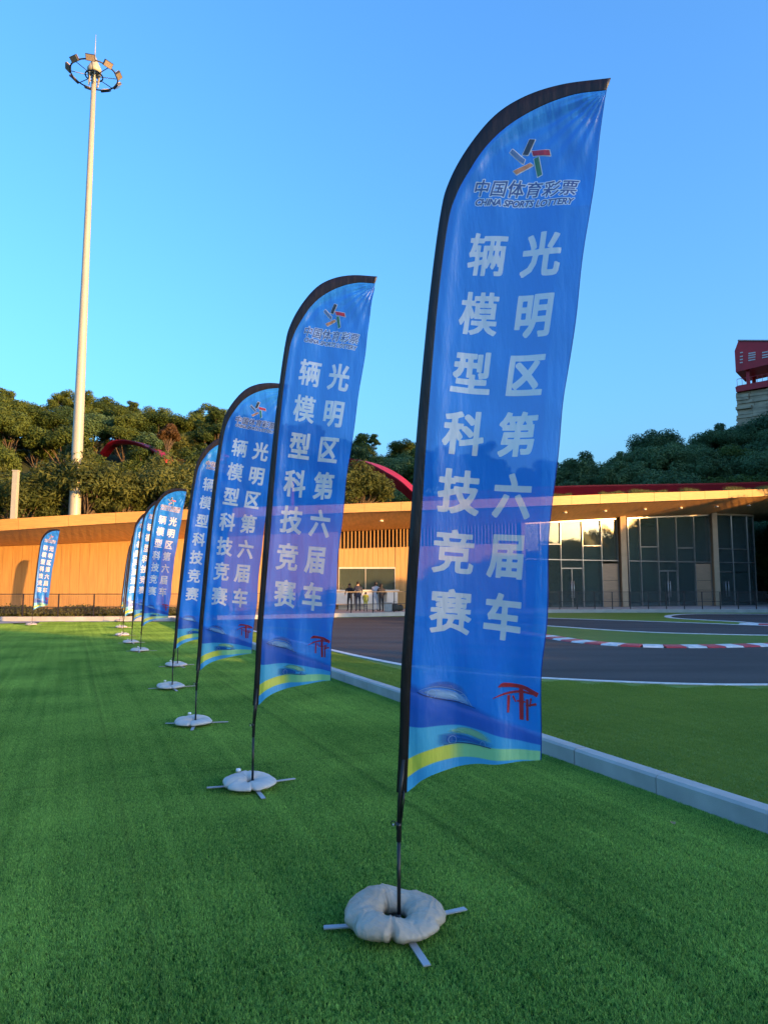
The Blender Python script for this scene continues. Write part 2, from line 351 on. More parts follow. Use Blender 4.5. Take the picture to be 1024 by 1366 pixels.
sl, N_, L_, b_ = base_mat('black_sleeve'); N_.remove(b_); _r = N_.new('ShaderNodeRGB'); _r.outputs[0].default_value = (.017, .011, .010, 1); thin_cloth(sl, N_, L_, _r.outputs[0], .03); M['sleeve'] = sl

# ================================================================== THE GROUND
def sheet(name, pts, z, m, **k):
    bm = bmesh.new(); vs = [bm.verts.new((p[0], p[1], z)) for p in pts]
    f = bm.faces.new(vs); 
    if f.normal.z < 0: f.normal_flip()
    bm.normal_update()
    if bm.faces[:][0].normal.z < 0: bmesh.ops.reverse_faces(bm, faces=bm.faces[:])
    bmesh.ops.triangulate(bm, faces=bm.faces[:])
    me = bpy.data.meshes.new(name); bm.to_mesh(me); bm.free(); me.materials.append(m)
    return link_mesh(name, me, **k)
sheet('ground', [(-700, -700), (700, -700), (700, 900), (-700, 900)], -.03, M['soil'], kind='structure')
K0 = Vector((2.54, 4.88)); KD = (Vector((-.92, 12.8)) - K0).normalized()      # concrete kerb line, seen along its foot
KN = Vector((-KD.y, KD.x))                                                     # to the left of the kerb
if KN.x > 0: KN = -KN
def kp(y): t = (y - K0.y) / KD.y; return K0 + KD * t
sheet('artificial_turf', [kp(-6), kp(32.6), (-14.9, 31.9), (-17.0, 30.2), (-30, -6)], 0.0, M['turf_base'], kind='structure')
sheet('path', [(-40, 10), (-30, -6), (-17.0, 30.2), (-14.9, 31.9), kp(32.6), (kp(32.6).x + .2, 33.4), (-40, 33.4)], .002, M['paving'], kind='structure')

def smooth_line(pts, n=12):
    pts = [Vector((p[0], p[1])) for p in pts]; out = []
    P = [2*pts[0]-pts[1]] + pts + [2*pts[-1]-pts[-2]]
    for i in range(1, len(P)-2):
        for k in range(n):
            t = k/n; a, b, c, d = P[i-1:i+3]
            out.append(.5*((2*b)+(c-a)*t+(2*a-5*b+4*c-d)*t*t+(3*b-a-3*c+d)*t**3))
    out.append(pts[-1]); return out
def ribbon(name, pts, wd, z, m, ht=.012, **k):
    mb = MB(); n = len(pts); L_ = []; R_ = []
    for i, p in enumerate(pts):
        d = (pts[min(i+1, n-1)] - pts[max(i-1, 0)]).normalized(); q = Vector((-d.y, d.x)) * wd/2
        L_.append(p+q); R_.append(p-q)
    vs = [(a.x, a.y, z+ht) for a in L_] + [(a.x, a.y, z+ht) for a in R_] + [(a.x, a.y, z) for a in L_] + [(a.x, a.y, z) for a in R_]
    fs = []
    for i in range(n-1):
        fs += [(i, n+i, n+i+1, i+1), (2*n+i, i, i+1, 2*n+i+1), (n+i, 3*n+i, 3*n+i+1, n+i+1)]
    mb.add(vs, fs); return mb.build(name, m, **k)
G = lambda l: [ground(*q).xy for q in l]
nearline = smooth_line([Vector((-7.6, 31.5)), Vector((-4.6, 25.5)), Vector((-1.9, 19.4))] + G([(534, 887), (640, 899.5), (726, 905.4), (887, 912.3), (1024, 914)]) + [Vector((9.5, 12.3)), Vector((14, 14)), Vector((19, 18))])
sheet('infield_turf', [kp(-8)] + [kp(34)] + [Vector((-4, 41)), Vector((60, 47)), Vector((60, -8))], .001, M['infield'], kind='structure')
track = [p.copy() for p in nearline] + [Vector((30, 26)), Vector((40, 41)), Vector((15, 41)), Vector((5, 39)), Vector((0, 37)), Vector((-6, 34.5)), Vector((-8.6, 33.4))]
sheet('race_track', track, .005, M['asphalt'], kind='structure')
ribbon('track_line', nearline, .16, .005, M['line'], kind='structure')
rum = smooth_line([Vector((3.9, 30.5)), Vector((4.25, 26.5))] + G([(729, 850), (790, 858.5), (887, 863.5), (1024, 861.5)]) + [Vector((13.5, 21)), Vector((17, 24))])
isl_up = smooth_line([Vector((3.9, 30.5)), Vector((4.5, 31.6))] + G([(732, 835.5), (857, 843.5), (1024, 848)]) + [Vector((15, 23.6)), Vector((17, 24))])
sheet('track_island', rum + isl_up[::-1][1:-1], .009, M['grass_isl'], kind='structure')
ribbon('island_line', isl_up, .24, .009, M['line'], kind='structure')
def rumble(pts, wd, nblk, z, label):
    root = empty('rumble_kerb', (pts[0].x, pts[0].y, z), label=label, cat='kerb', group='red and white track kerbs')
    # resample by length
    L_ = [0]
    for a, b in zip(pts, pts[1:]): L_.append(L_[-1] + (b-a).length)
    def pos(s):
        for i in range(len(pts)-1):
            if L_[i+1] >= s: return pts[i].lerp(pts[i+1], (s-L_[i])/(L_[i+1]-L_[i]+1e-9))
        return pts[-1]
    bl = L_[-1]/nblk
    for k in range(nblk):
        mb = MB(); a, c = [pos(bl*(k+q)) for q in (.008, .992)]; d = (c-a).normalized(); q = Vector((-d.y, d.x))
        sec = [(-wd/2, 0), (-wd/2*.8, .035), (wd/2*.75, .05), (wd/2, 0)]
        vs = []
        for p in (a, c):
            for o_, h in sec: vs.append((p.x+q.x*o_-pts[0].x, p.y+q.y*o_-pts[0].y, h))
        mb.add(vs, [(0,4,5,1),(1,5,6,2),(2,6,7,3),(0,1,2,3),(7,6,5,4)])
        o = mb.build('kerb_block', M['red_paint'] if k % 2 else M['line'], root)
    return root
rumble(rum[8:-6], .62, 36, .008, 'long curved red and white kerb along the grass island edge')
# the upper strip and the far loop
strip = smooth_line([Vector((2.5, 36.0)), Vector((5.0, 36.3))] + G([(729, 825), (887, 830), (1024, 835)]) + [Vector((19, 27.5))])
loopl = smooth_line([Vector((26, 40.6))] + G([(1024, 819.5), (930, 819.3), (900, 820.5), (890, 822.8), (905, 825.5), (985, 830), (1024, 832.3)]) + [Vector((19.5, 29.2))])
sheet('track_island', strip[:-8] + loopl[::-1][10:-13] + [Vector((16, 41.0)), Vector((4, 38.9)), Vector((1, 37.2))], .010, M['grass_isl'], kind='structure')
ribbon('track_line', strip, .26, .010, M['line'], kind='structure')
ribbon('track_line', loopl, .34, .010, M['line'], kind='structure')
r2 = smooth_line([Vector(p) for p in [(14.8, 29.9), (16.2, 29.0), (18.5, 27.8)]])
rumble(r2, .6, 6, .012, 'short red and white kerb at the right-hand end of the far track')
# concrete kerb between the turf and the infield: separate stones
kerb = empty('concrete_kerb', (K0.x, K0.y, 0), kind='structure')
ang = math.atan2(KD.y, KD.x); t = -9.0; kme = {}
while t < 31:
    ln = .99; mb = MB()
    mb.add([(0,-.14,-.02),(ln,-.14,-.02),(ln,0,-.02),(0,0,-.02),(0,-.14,.155),(ln,-.14,.155),(ln,-.02,.155),(0,-.02,.155),(ln,0,.135),(0,0,.135)],
           [(0,1,5,4),(4,5,6,7),(7,6,8,9),(9,8,2,3),(0,4,7,9,3),(1,2,8,6,5)])
    if 'a' not in kme: kme['a'] = mb.mesh('kerb_stone', M['kerbstone'])
    o = link_mesh('kerb_stone', kme['a'], kerb); p = KD*t
    o.location = (p.x + random.uniform(-.003, .003), p.y, random.uniform(-.003, .003)); o.rotation_euler = (0, 0, ang)
    t += 1.0

# turf blades: one tile of blades scattered on a grid (uncountable -> one object)
def blade_tile(n, h, wd, lean, tuft=5, spread=.006, ts=.5):
    """tufts of short blades on a square of side 1 (blade sizes in metres for a tile of side ts)"""
    nt_ = n//tuft; cx_ = np.repeat(rng.uniform(-.5, .5, nt_), tuft); cy_ = np.repeat(rng.uniform(-.5, .5, nt_), tuft); n = nt_*tuft; th_ = np.repeat(rng.uniform(.65, 1.2, nt_), tuft)
    x = cx_ + rng.normal(size=n)*spread/ts*.4; y = cy_ + rng.normal(size=n)*spread/ts*.4; a = rng.uniform(0, 2*np.pi, n)
    hh = h*th_*rng.uniform(.7, 1.1, n); ww = wd/ts*rng.uniform(.7, 1.3, n)/2
    la = a+np.pi/2+rng.normal(size=n)*.3; ll = h/ts*lean*rng.uniform(.2, 1, n)
    v = np.zeros((n, 3, 3)); dx = np.cos(a)*ww; dy = np.sin(a)*ww
    v[:, 0] = np.stack([x-dx, y-dy, np.zeros(n)], 1); v[:, 1] = np.stack([x+dx, y+dy, np.zeros(n)], 1)
    v[:, 2] = np.stack([x+np.cos(la)*ll, y+np.sin(la)*ll, hh], 1)
    return v.reshape(-1, 3), np.arange(3*n).reshape(-1, 3)
def scatter_object(name, tv, tf, pts, m, sizes=None, mi=None, **k):
    nt_, npt = len(tv), len(pts); w_ = tf.shape[1]
    me = bpy.data.meshes.new(name)
    allv = np.concatenate([tv, np.asarray(pts, float)])
    me.vertices.add(len(allv)); me.vertices.foreach_set('co', allv.ravel())
    me.loops.add(tf.size); me.loops.foreach_set('vertex_index', tf.ravel().astype(np.int32))
    me.polygons.add(len(tf)); me.polygons.foreach_set('loop_start', np.arange(0, tf.size, w_, dtype=np.int32)); me.polygons.foreach_set('loop_total', np.full(len(tf), w_, np.int32))
    if mi is not None: me.polygons.foreach_set('material_index', mi)
    a = me.attributes.new('size', 'FLOAT', 'POINT'); v = np.ones(len(allv)); 
    if sizes is not None: v[nt_:] = sizes
    a.data.foreach_set('value', v)
    a = me.attributes.new('is_spot', 'BOOLEAN', 'POINT'); v = np.zeros(len(allv), bool); v[nt_:] = True; a.data.foreach_set('value', v)
    for q in (m if isinstance(m, list) else [m]): me.materials.append(q)
    me.update()
    o = link_mesh(name, me, **k)
    ng = bpy.data.node_groups.new(name, 'GeometryNodeTree'); ng.interface.new_socket('Geometry', in_out='INPUT', socket_type='NodeSocketGeometry'); ng.interface.new_socket('Geometry', in_out='OUTPUT', socket_type='NodeSocketGeometry')
    gi = ng.nodes.new('NodeGroupInput'); go = ng.nodes.new('NodeGroupOutput'); at_ = ng.nodes.new('GeometryNodeInputNamedAttribute'); at_.data_type = 'BOOLEAN'; at_.inputs[0].default_value = 'is_spot'
    sg = ng.nodes.new('GeometryNodeSeparateGeometry'); sg.domain = 'POINT'; ng.links.new(gi.outputs[0], sg.inputs[0]); ng.links.new([q for q in at_.outputs if q.enabled][0], sg.inputs[1])
    ip = ng.nodes.new('GeometryNodeInstanceOnPoints'); ng.links.new(sg.outputs[0], ip.inputs['Points']); ng.links.new(sg.outputs[1], ip.inputs['Instance'])
    rv = ng.nodes.new('FunctionNodeRandomValue'); rv.data_type = 'INT'; rv.inputs[4].default_value = 0; rv.inputs[5].default_value = 3
    mu = ng.nodes.new('ShaderNodeMath'); mu.operation = 'MULTIPLY'; mu.inputs[1].default_value = math.pi/2; ng.links.new(rv.outputs[2], mu.inputs[0])
    cx = ng.nodes.new('ShaderNodeCombineXYZ'); ng.links.new(mu.outputs[0], cx.inputs[2]); ng.links.new(cx.outputs[0], ip.inputs['Rotation'])
    az = ng.nodes.new('GeometryNodeInputNamedAttribute'); az.data_type = 'FLOAT'; az.inputs[0].default_value = 'size'; ng.links.new([q for q in az.outputs if q.enabled][0], ip.inputs['Scale'])
    ng.links.new(ip.outputs[0], go.inputs[0])
    md = o.modifiers.new('scatter', 'NODES'); md.node_group = ng
    return o
def inside(p, poly):
    c = False; n = len(poly)
    for i in range(n):
        a, b = poly[i], poly[(i+1) % n]
        if (a[1] > p[1]) != (b[1] > p[1]) and p[0] < (b[0]-a[0])*(p[1]-a[1])/(b[1]-a[1])+a[0]: c = not c
    return c
TS = .5
tv, tf = blade_tile(18000, .018, .0046, 1.0, 4, .005); tv = tv*np.array([TS, TS, 1])
pts = []
th = math.atan2(KD.x, KD.y)
for i in range(0, 130):
    for j in range(-6, 72):
        # grid aligned with the kerb
        q = K0 + KN*(i*TS+TS/2) + KD*(j*TS)
        if q.y < 1.4 or q.y > 31.9 or abs(q.x) > .60*q.y + 1.2: continue
        if q.x < -17.0 + (q.y-30.2)*(-17.0+30)/(36.2)*1.0 + .25 or (q.x < -14.9 and q.y > 30.2): continue
        pts.append(q)
o = scatter_object('turf_blades', tv, tf, [( (q.x)*math.cos(ang-math.pi/2)+(q.y)*math.sin(ang-math.pi/2), -(q.x)*math.sin(ang-math.pi/2)+q.y*math.cos(ang-math.pi/2), 0) for q in pts], M['turf'],
    label='bright green artificial turf filling the foreground under the feather flags', cat='turf', kind='stuff')
o.rotation_euler = (0, 0, ang-math.pi/2)
# infield: shorter, olive pile, near part only
poly = [kp(1), kp(30)] + [p for p in nearline] + [Vector((19, 1))]
tv, tf = blade_tile(7000, .013, .006, .9); tv = tv*np.array([TS, TS, 1]); pts = []
for i in range(0, 60):
    for j in range(-6, 60):
        q = K0 - KN*(i*TS+TS/2+.16) + KD*(j*TS)
        if q.y < 3.5 or q.y > 26 or abs(q.x) > .60*q.y+1.2: continue
        if all(inside(q + Vector(e), poly) for e in ((.33, 0), (-.33, 0), (0, .33), (0, -.33))): pts.append(q)
o = scatter_object('infield_turf_blades', tv, tf, [((q.x)*math.cos(ang-math.pi/2)+(q.y)*math.sin(ang-math.pi/2), -(q.x)*math.sin(ang-math.pi/2)+q.y*math.cos(ang-math.pi/2), 0) for q in pts], M['infield'],
    label='olive green short turf between the concrete kerb and the race track', cat='turf', kind='stuff')
o.rotation_euler = (0, 0, ang-math.pi/2)
# ================================================================== THE PAVILION
PX = [-260, 0, 170, 320, 460, 550, 650, 740, 827, 945, 1024, 1200]
FD = [30.6, 32, 34, 35.6, 37.2, 38.3, 39.4, 40.5, 42.3, 45.0, 47, 52]
FB = [725, 708, 697, 690, 684, 681, 677.5, 674, 670.4, 665.7, 661.5, 652]
FT = [712, 693, 683, 677, 672.5, 669, 665.5, 662, 658.5, 655, 652.2, 645]
WD = [35.5, 37, 38.5, 40.5, 42.6, 43.7, 44.7, 46.0, 47.6, 50.2, 52.0, 57]
WT = [735, 729, 722, 715, 709, 705, 700, 695.5, 691, 686.5, 685, 681]
KX = [-260, 0, 180, 300, 445, 550, 650, 740, 850, 1024, 1250]
KY = [33, 32.6, 33.0, 34, 36.4, 38.4, 40.4, 42.4, 42.6, 42.6, 42.6]
TER = .2
def line3(px, D, Y):
    d = interp(PX, D, px); return at(px, interp(PX, Y, px), d)
def fas_b(px): return line3(px, FD, FB)
def fas_t(px): return line3(px, FD, FT)
def wal_t(px): return line3(px, WD, WT)
def wxy(px): p = wal_t(px); return Vector((p.x, p.y))
def kxy(px): d = interp(KX, KY, px); p = at(px, 800, d); return Vector((p.x, p.y))
def walk(fn, p0, p1, step):
    """parameters spaced evenly along a plan line"""
    out = [p0]; p = p0; last = fn(p0)
    while p < p1:
        p += .5; q = fn(p)
        if (Vector(q[:2]) - Vector(last[:2])).length >= step: out.append(p); last = q
    return out
pav = empty('pavilion', (0, 45, TER), label='long low timber-clad pavilion with a curved overhanging roof and glass front behind the track', cat='building')
def P(o): return o
def child(mb, name, m, parent=None):
    o = mb.build(name, m, parent or pav); o.matrix_parent_inverse = Matrix.Translation(-Vector((0, 45, TER))) if not parent else Matrix.Identity(4)
    return o
# fascia panels
ts = walk(lambda p: fas_b(p), -250, 1190, 2.05)
for a, b in zip(ts, ts[1:]):
    mb = MB(); n = 3; ps = [a + .15 + (b-a-.3)*i/n for i in range(n+1)]; vs = []
    for p in ps:
        B_ = fas_b(p); T_ = fas_t(p); q = (fas_b(p+2)-fas_b(p-2)); q.z = 0; q.normalize(); nn = Vector((-q.y, q.x, 0))
        vs += [B_, T_, T_ + nn*.12, B_ + nn*.12]
    fs = []
    for i in range(n):
        k = i*4; fs += [(k, k+4, k+5, k+1), (k+1, k+5, k+6, k+2), (k+3, k, k+1, k+2)[:0] or (k, k+3, k+7, k+4), (k+2, k+6, k+7, k+3)]
    fs += [(0, 1, 2, 3), (4*n+3, 4*n+2, 4*n+1, 4*n)]
    child(mb.add(vs, fs), 'fascia_panel', M['wood2'])
# roof slab and soffit
ps = [-255 + 10*i for i in range(146)]
vs = []; n = len(ps)
for p in ps:
    B_ = fas_b(p); T_ = fas_t(p); W = wal_t(p); q = (fas_b(p+2)-fas_b(p-2)); q.z = 0; q.normalize(); nn = Vector((-q.y, q.x, 0))
    back = Vector((W.x, W.y, 0)) + nn*9
    vs += [T_ + nn*.10 - Vector((0, 0, .02)), Vector((back.x, back.y, T_.z-.02)), B_ + nn*.13 + Vector((0, 0, .03)), Vector((W.x, W.y, W.z+.02)) + nn*.0, Vector((back.x, back.y, W.z+.02))]
rf = MB(); so = MB()
rf.add(vs, [f for i in range(n-1) for f in ((i*5, i*5+5, i*5+6, i*5+1), (i*5+1, i*5+6, i*5+9, i*5+4), )])
child(rf, 'roof', M['terrace'])
so.add(vs, [f for i in range(n-1) for f in ((i*5+2, i*5+3, i*5+8, i*5+7), (i*5+3, i*5+4, i*5+9, i*5+8))])
child(so, 'soffit', M['soffit'])
# downlights in the soffit
for p, f in ((508, .45), (753, .42), (806, .45), (859, .45), (907, .45), (955, .45), (998, .45)):
    B_ = fas_b(p); W = wal_t(p); c = B_.lerp(W, f); c.z -= .035
    mb = MB(); mb.tube([c + Vector((0, 0, .05)), c + Vector((0, 0, -.03))], [.13, .13], 12); child(mb, 'downlight', M['white_tag'])
def wall_strip(p0, p1, zb, zt, off, th, step=10):
    """curved piece of wall between plan parameters; zb, zt functions of p or numbers"""
    mb = MB(); k = max(1, int((p1-p0)/step)); vs = []
    for i in range(k+1):
        p = p0+(p1-p0)*i/k; w_ = wxy(p); q = (wxy(p+1)-wxy(p-1)).normalized(); nn = Vector((-q.y, q.x))
        a = w_ - nn*off; b = a + nn*th; z0 = zb(p) if callable(zb) else zb; z1 = zt(p) if callable(zt) else zt
        vs += [(a.x, a.y, z0), (a.x, a.y, z1), (b.x, b.y, z1), (b.x, b.y, z0)]
    fs = []
    for i in range(k):
        j = i*4; fs += [(j, j+4, j+5, j+1), (j+1, j+5, j+6, j+2), (j, j+3, j+7, j+4), (j+2, j+6, j+7, j+3)]
    fs += [(0, 1, 2, 3), (4*k+3, 4*k+2, 4*k+1, 4*k)]
    return mb.add(vs, fs)
zw = lambda p: wal_t(p).z
zat = lambda p, y: at(p, y, interp(PX, WD, p)).z
# left timber wall: boards with recessed joints
child(wall_strip(-250, 452, TER, lambda p: zw(p)+.01, -.06, .2), 'wall_core', M['wood'])
bs = walk(lambda p: wxy(p), -60, 452, .46)
for a, b in zip(bs, bs[1:]):
    child(wall_strip(a+.09, b-.09, TER+.002, lambda p: zw(p), .0, .055, 30), 'wall_board', M['wood'])
# the middle: slats on top, boarded band, long window with white counter
zs = lambda p: zat(p, interp([455, 547, 700], [732, 729.3, 724], p))
wtop = 756.5
child(wall_strip(452, 696, lambda p: zs(p), lambda p: zw(p)+.01, -.7, .1), 'recess_back', M['dark'])
def band(p0, p1, zb, zt):
    bb = walk(lambda p: wxy(p), p0, p1, .30)
    for a, b in zip(bb, bb[1:]): child(wall_strip(a+.12, b-.12, zb, zt, .0, .08, 30), 'wall_board', M['wood'])
    child(wall_strip(p0, p1, zb, zt, -.03, .2), 'wall_core', M['wood'])
band(452, 527, lambda p: zat(p, wtop), zs)
band(527.2, 655, TER, zs)
band(655.2, 696, TER, zs)
ss = walk(lambda p: wxy(p), 454, 694, .215)
for p in ss: child(wall_strip(p-.62, p+.62, lambda p: zs(p)+.002, lambda p: zw(p), .03, .12, 30), 'slat', M['wood'])
# window strip 452..527
wf = child(wall_strip(452, 527, lambda p: zat(p, 758.6), lambda p: zat(p, wtop)-.003, .01, .10), 'window_frame', M['frame'])
for p in (452.4, 487.5, 526.5):
    child(wall_strip(p-.4, p+.4, lambda p: zat(p, 787), lambda p: zat(p, 758.6)-.003, .01, .10, 30), 'mullion', M['frame'])
for a, b in ((452.9, 487.0), (488.0, 526.0)):
    child(wall_strip(a, b, lambda p: zat(p, 787), lambda p: zat(p, 758.7), -.03, .012), 'window_pane', M['glass'])
child(wall_strip(452, 527, lambda p: TER, lambda p: zat(p, 788.4), -.02, .12), 'wall_base', M['counter'])
child(wall_strip(444, 528, lambda p: zat(p, 788.2), lambda p: zat(p, 786.7), .75, .74), 'counter_top', M['counter'])
for a, b in ((444.5, 468.5), (471.5, 499), (512, 526)):
    child(wall_strip(a, b, TER+.32, lambda p: zat(p, 788.3), .70, .05), 'counter_panel', M['counter'])
# glass front: bays
def frame_bar(p0, p1, y0, y1, off=.06, th=.12, name='transom'):
    """bar between picture heights y0 (lower) and y1 (upper), measured on the facade plane"""
    return child(wall_strip(p0, p1, lambda p: zat(p, y0(p) if callable(y0) else y0), lambda p: zat(p, y1(p) if callable(y1) else y1), off, th, 20), name, M['frame'])
ymid = lambda p: interp([696, 1005], [745.6, 751], p)
def mull(p, y0=None, y1=None, wd=.42):
    child(wall_strip(p-wd, p+wd, (lambda q: zat(q, y0)) if y0 else TER, (lambda q: zat(q, y1)) if y1 else (lambda q: zw(q)-.004), .075, .15, 30), 'mullion', M['frame'])
def pane(a, b, y0, y1, m='glass'):
    child(wall_strip(a+.45, b-.45, (lambda q: zat(q, y0(q) if callable(y0) else y0)) if y0 else TER+.01, (lambda q: zat(q, y1(q) if callable(y1) else y1)) if y1 else (lambda q: zw(q)-.02), -.02, .02, 60), 'glass_pane' if m == 'glass' else 'timber_panel', M[m])
bays = [
    # mullions, upper transom spans (a,b,y), door span (a,b,ytop), timber panel span
    ([697, 719, 746, 775, 800, 821.5], [(719, 746, 726), (775, 800, 728)], (746, 775, 758), (800, 821.5)),
    ([835.5, 851.5, 875, 899.6, 923, 944], [(851.5, 875, 729.5), (899.6, 923, 731)], (875, 899.6, 761.5), (923, 944)),
]
for mu_, ups, door, timber in bays:
    for p in mu_: mull(p)
    frame_bar(mu_[0]+.5, mu_[-1]-.5, lambda p: ymid(p)+.8, lambda p: ymid(p)-.5, .07, .13)
    frame_bar(mu_[0]+.5, mu_[-1]-.5, lambda p: interp(PX, WT, p)+1.8, lambda p: interp(PX, WT, p)+.1, .10, .16, 'head_rail')
    for a, b in zip(mu_, mu_[1:]):
        up = [u for u in ups if u[0] == a]
        if up:
            y = up[0][2]; frame_bar(a+.5, b-.5, y+.6, y-.6)
            pane(a, b, y, None); pane(a, b, ymid, y)
        else: pane(a, b, ymid, None)
        if (a, b) == timber:
            ph = [(752, 774), (774.4, 787), (787.4, 799), (799.4, 0)]
            for (t0, t1) in ph: child(wall_strip(a+.6, b-.6, (lambda q, t1=t1: zat(q, t1)) if t1 else TER, lambda q, t0=t0: zat(q, t0), .03, .08, 60), 'timber_panel', M['pale_panel'])
        elif (a, b) == door[:2]:
            frame_bar(a+.5, b-.5, door[2]+.8, door[2]-.6); pane(a, b, door[2], ymid)
            mid = (a+b)/2
            for (u, v, hx) in ((a+.5, mid-.1, mid-1.6), (mid+.1, b-.5, mid+1.6)):
                lf = child(wall_strip(u, v, TER+.01, lambda q: zat(q, door[2]+1), -.01, .02, 60), 'door', M['glass'])
                for (e, g) in ((u, u+.5), (v-.5, v)): 
                    o = wall_strip(e, g, TER+.01, lambda q: zat(q, door[2]+1), .01, .05, 60).build('door_frame', M['frame'], lf)
                hp = wxy(hx); zc = TER+1.15
                hb = MB().tube([(hp.x, hp.y-.12, zc-.55), (hp.x, hp.y-.12, zc+.55)], .028, 8); hb.tube([(hp.x, hp.y-.12, zc+.4), (hp.x, hp.y, zc+.4)], .02, 6); hb.tube([(hp.x, hp.y-.12, zc-.4), (hp.x, hp.y, zc-.4)], .02, 6)
                hb.build('handle', M['steel'], lf)
        else: pane(a, b, None, ymid)
# columns
for p in (827.5, 948.5):
    w_ = wxy(p); mb = MB(); r_ = .2 if p < 900 else .19
    mb.box((w_.x-r_, w_.y-.42, TER), (w_.x+r_, w_.y+.1, wal_t(p).z+.12)); o = child(mb, 'column', M['column']); bevel(o, .02, 1)
w_ = wxy(696); mb = MB(); mb.box((w_.x-.12, w_.y-.3, TER), (w_.x+.12, w_.y+.1, wal_t(696).z)); child(mb, 'column', M['column'])
# rounded glass end bay: plan points turning the corner
c0 = wxy(953); cend = wxy(994); q = (cend-c0).normalized(); nn = Vector((-q.y, q.x)); rr = 1.5
arc = [c0 + q*((cend-c0).length*i/8) for i in range(9)] + [cend + q*rr*math.sin(R(a)) + nn*rr*(1-math.cos(R(a))) for a in (15, 30, 45, 60, 75, 90)] + [cend + q*rr + nn*(rr+1.2*i) for i in range(1, 5)]
ztop = wal_t(975).z + .02
def strip_pts(pl, z0, z1, off, th):
    vs = []; n = len(pl)
    for i, p in enumerate(pl):
        d = (pl[min(i+1, n-1)]-pl[max(0, i-1)]).normalized(); m_ = Vector((-d.y, d.x)); a = p-m_*off; b = a+m_*th
        vs += [(a.x, a.y, z0), (a.x, a.y, z1), (b.x, b.y, z1), (b.x, b.y, z0)]
    fs = []
    for i in range(n-1):
        j = i*4; fs += [(j, j+4, j+5, j+1), (j+1, j+5, j+6, j+2), (j, j+3, j+7, j+4), (j+2, j+6, j+7, j+3)]
    fs += [(0, 1, 2, 3), (4*n-1, 4*n-2, 4*n-3, 4*n-4)]
    return MB().add(vs, fs)
child(strip_pts(arc, ztop-.13, ztop, .12, .2), 'head_rail', M['column'])
zm = zat(975, 750.5); zu = zat(975, 732.5); zd = zat(975, 763)
cut = [0, 4, 8, 11, 14, 16, 18]      # pane boundaries in arc
child(strip_pts(arc, zm-.03, zm+.03, .05, .1), 'transom', M['frame']); child(strip_pts(arc[:9], zu-.03, zu+.03, .05, .1), 'transom', M['frame']); child(strip_pts(arc[:5], zd-.03, zd+.03, .05, .1), 'transom', M['frame'])
for i in cut:
    i = min(i, len(arc)-1); p = arc[i]; mb = MB(); mb.box((p.x-.035, p.y-.06, TER), (p.x+.035, p.y+.06, ztop-.13)); child(mb, 'mullion', M['frame'])
for a, b in zip(cut, cut[1:]):
    b = min(b, len(arc)-1); seg = arc[a:b+1]
    for z0, z1 in ((TER, zd), (zd, zm), (zm, zu), (zu, ztop-.13)): child(strip_pts(seg, z0+.03, z1-.03, -.01, .02), 'glass_pane', M['glass'])
p = arc[2]; mb = MB().tube([(p.x-.1, p.y-.14, TER+.6), (p.x-.1, p.y-.14, TER+1.7)], .03, 8); mb.tube([(p.x+.1, p.y-.14, TER+.6), (p.x+.1, p.y-.14, TER+1.7)], .03, 8); child(mb, 'handle', M['steel'])
# interior: floor, back wall, party walls, blinds, a ceiling
def inner(pl, z0, z1, name, m): child(strip_pts(pl, z0, z1, 0, .12), name, M[m])
bk = [wxy(p) + Vector((.3, 6.5)) for p in (452, 560, 696, 830, 950, 1000)]
inner(bk, TER, 6.2, 'back_wall', 'interior')
for p in (452, 600, 696, 828, 949): inner([wxy(p)+Vector((0, .2)), wxy(p)+Vector((.3, 6.4))], TER, wal_t(p).z-.05, 'party_wall', 'interior')
for a, b, m_ in ((836.5, 851), (852.2, 874.5), (900, 922.5), (776, 799.5)) and [(836.5, 851, 1), (853, 874.5, .5), (900.5, 922.5, 1), (779, 799, .6), (700, 718, 1)]:
    child(wall_strip(a, b, TER+.05, (lambda q: zw(q)-.1) if m_ == 1 else (lambda q: zat(q, 730)), -.35, .05), 'blind', M['curtain'])
for k in range(7):     # counters and shelves standing inside
    p = [712, 760, 786, 842, 886, 912, 968][k]; q = wxy(p); mb = MB(); mb.box((q.x-.7, q.y+2.2, TER), (q.x+.7, q.y+2.9, TER+1.0+.5*(k % 3))); child(mb, 'shelf', M['bin'])

# terrace slab + pale edge kerb
kk = [kxy(p) for p in range(-250, 1240, 12)]
bm_pts = kk + [Vector((60, 62)), Vector((-50, 62))]
mb = MB(); n = len(kk)
vs = [(p.x, p.y+.25, TER-.004) for p in kk] + [(p.x*1.25, p.y*1.4, TER-.004) for p in kk]
mb.add(vs, [(i, i+1, n+i+1, n+i) for i in range(n-1)]); mb.build('terrace', M['terrace'], kind='structure')
kb = empty('terrace_kerb', (0, 40, 0), kind='structure')
kps = walk(lambda p: kxy(p), -245, 1235, 1.5)
for a, b in zip(kps, kps[1:]):
    A_ = kxy(a+.08); B_ = kxy(b-.08); d = (B_-A_).normalized(); m_ = Vector((-d.y, d.x))*.3
    mb = MB(); vs = [(A_.x, A_.y-40, -.02), (B_.x, B_.y-40, -.02), (B_.x+m_.x, B_.y+m_.y-40, -.02), (A_.x+m_.x, A_.y+m_.y-40, -.02)]
    vs += [(x, y, TER) for x, y, z in vs]; mb.add(vs, [(3,2,1,0),(4,5,6,7),(0,1,5,4),(1,2,6,5),(2,3,7,6),(3,0,4,7)])
    mb.build('kerb_stone', M['terrace'], kb)
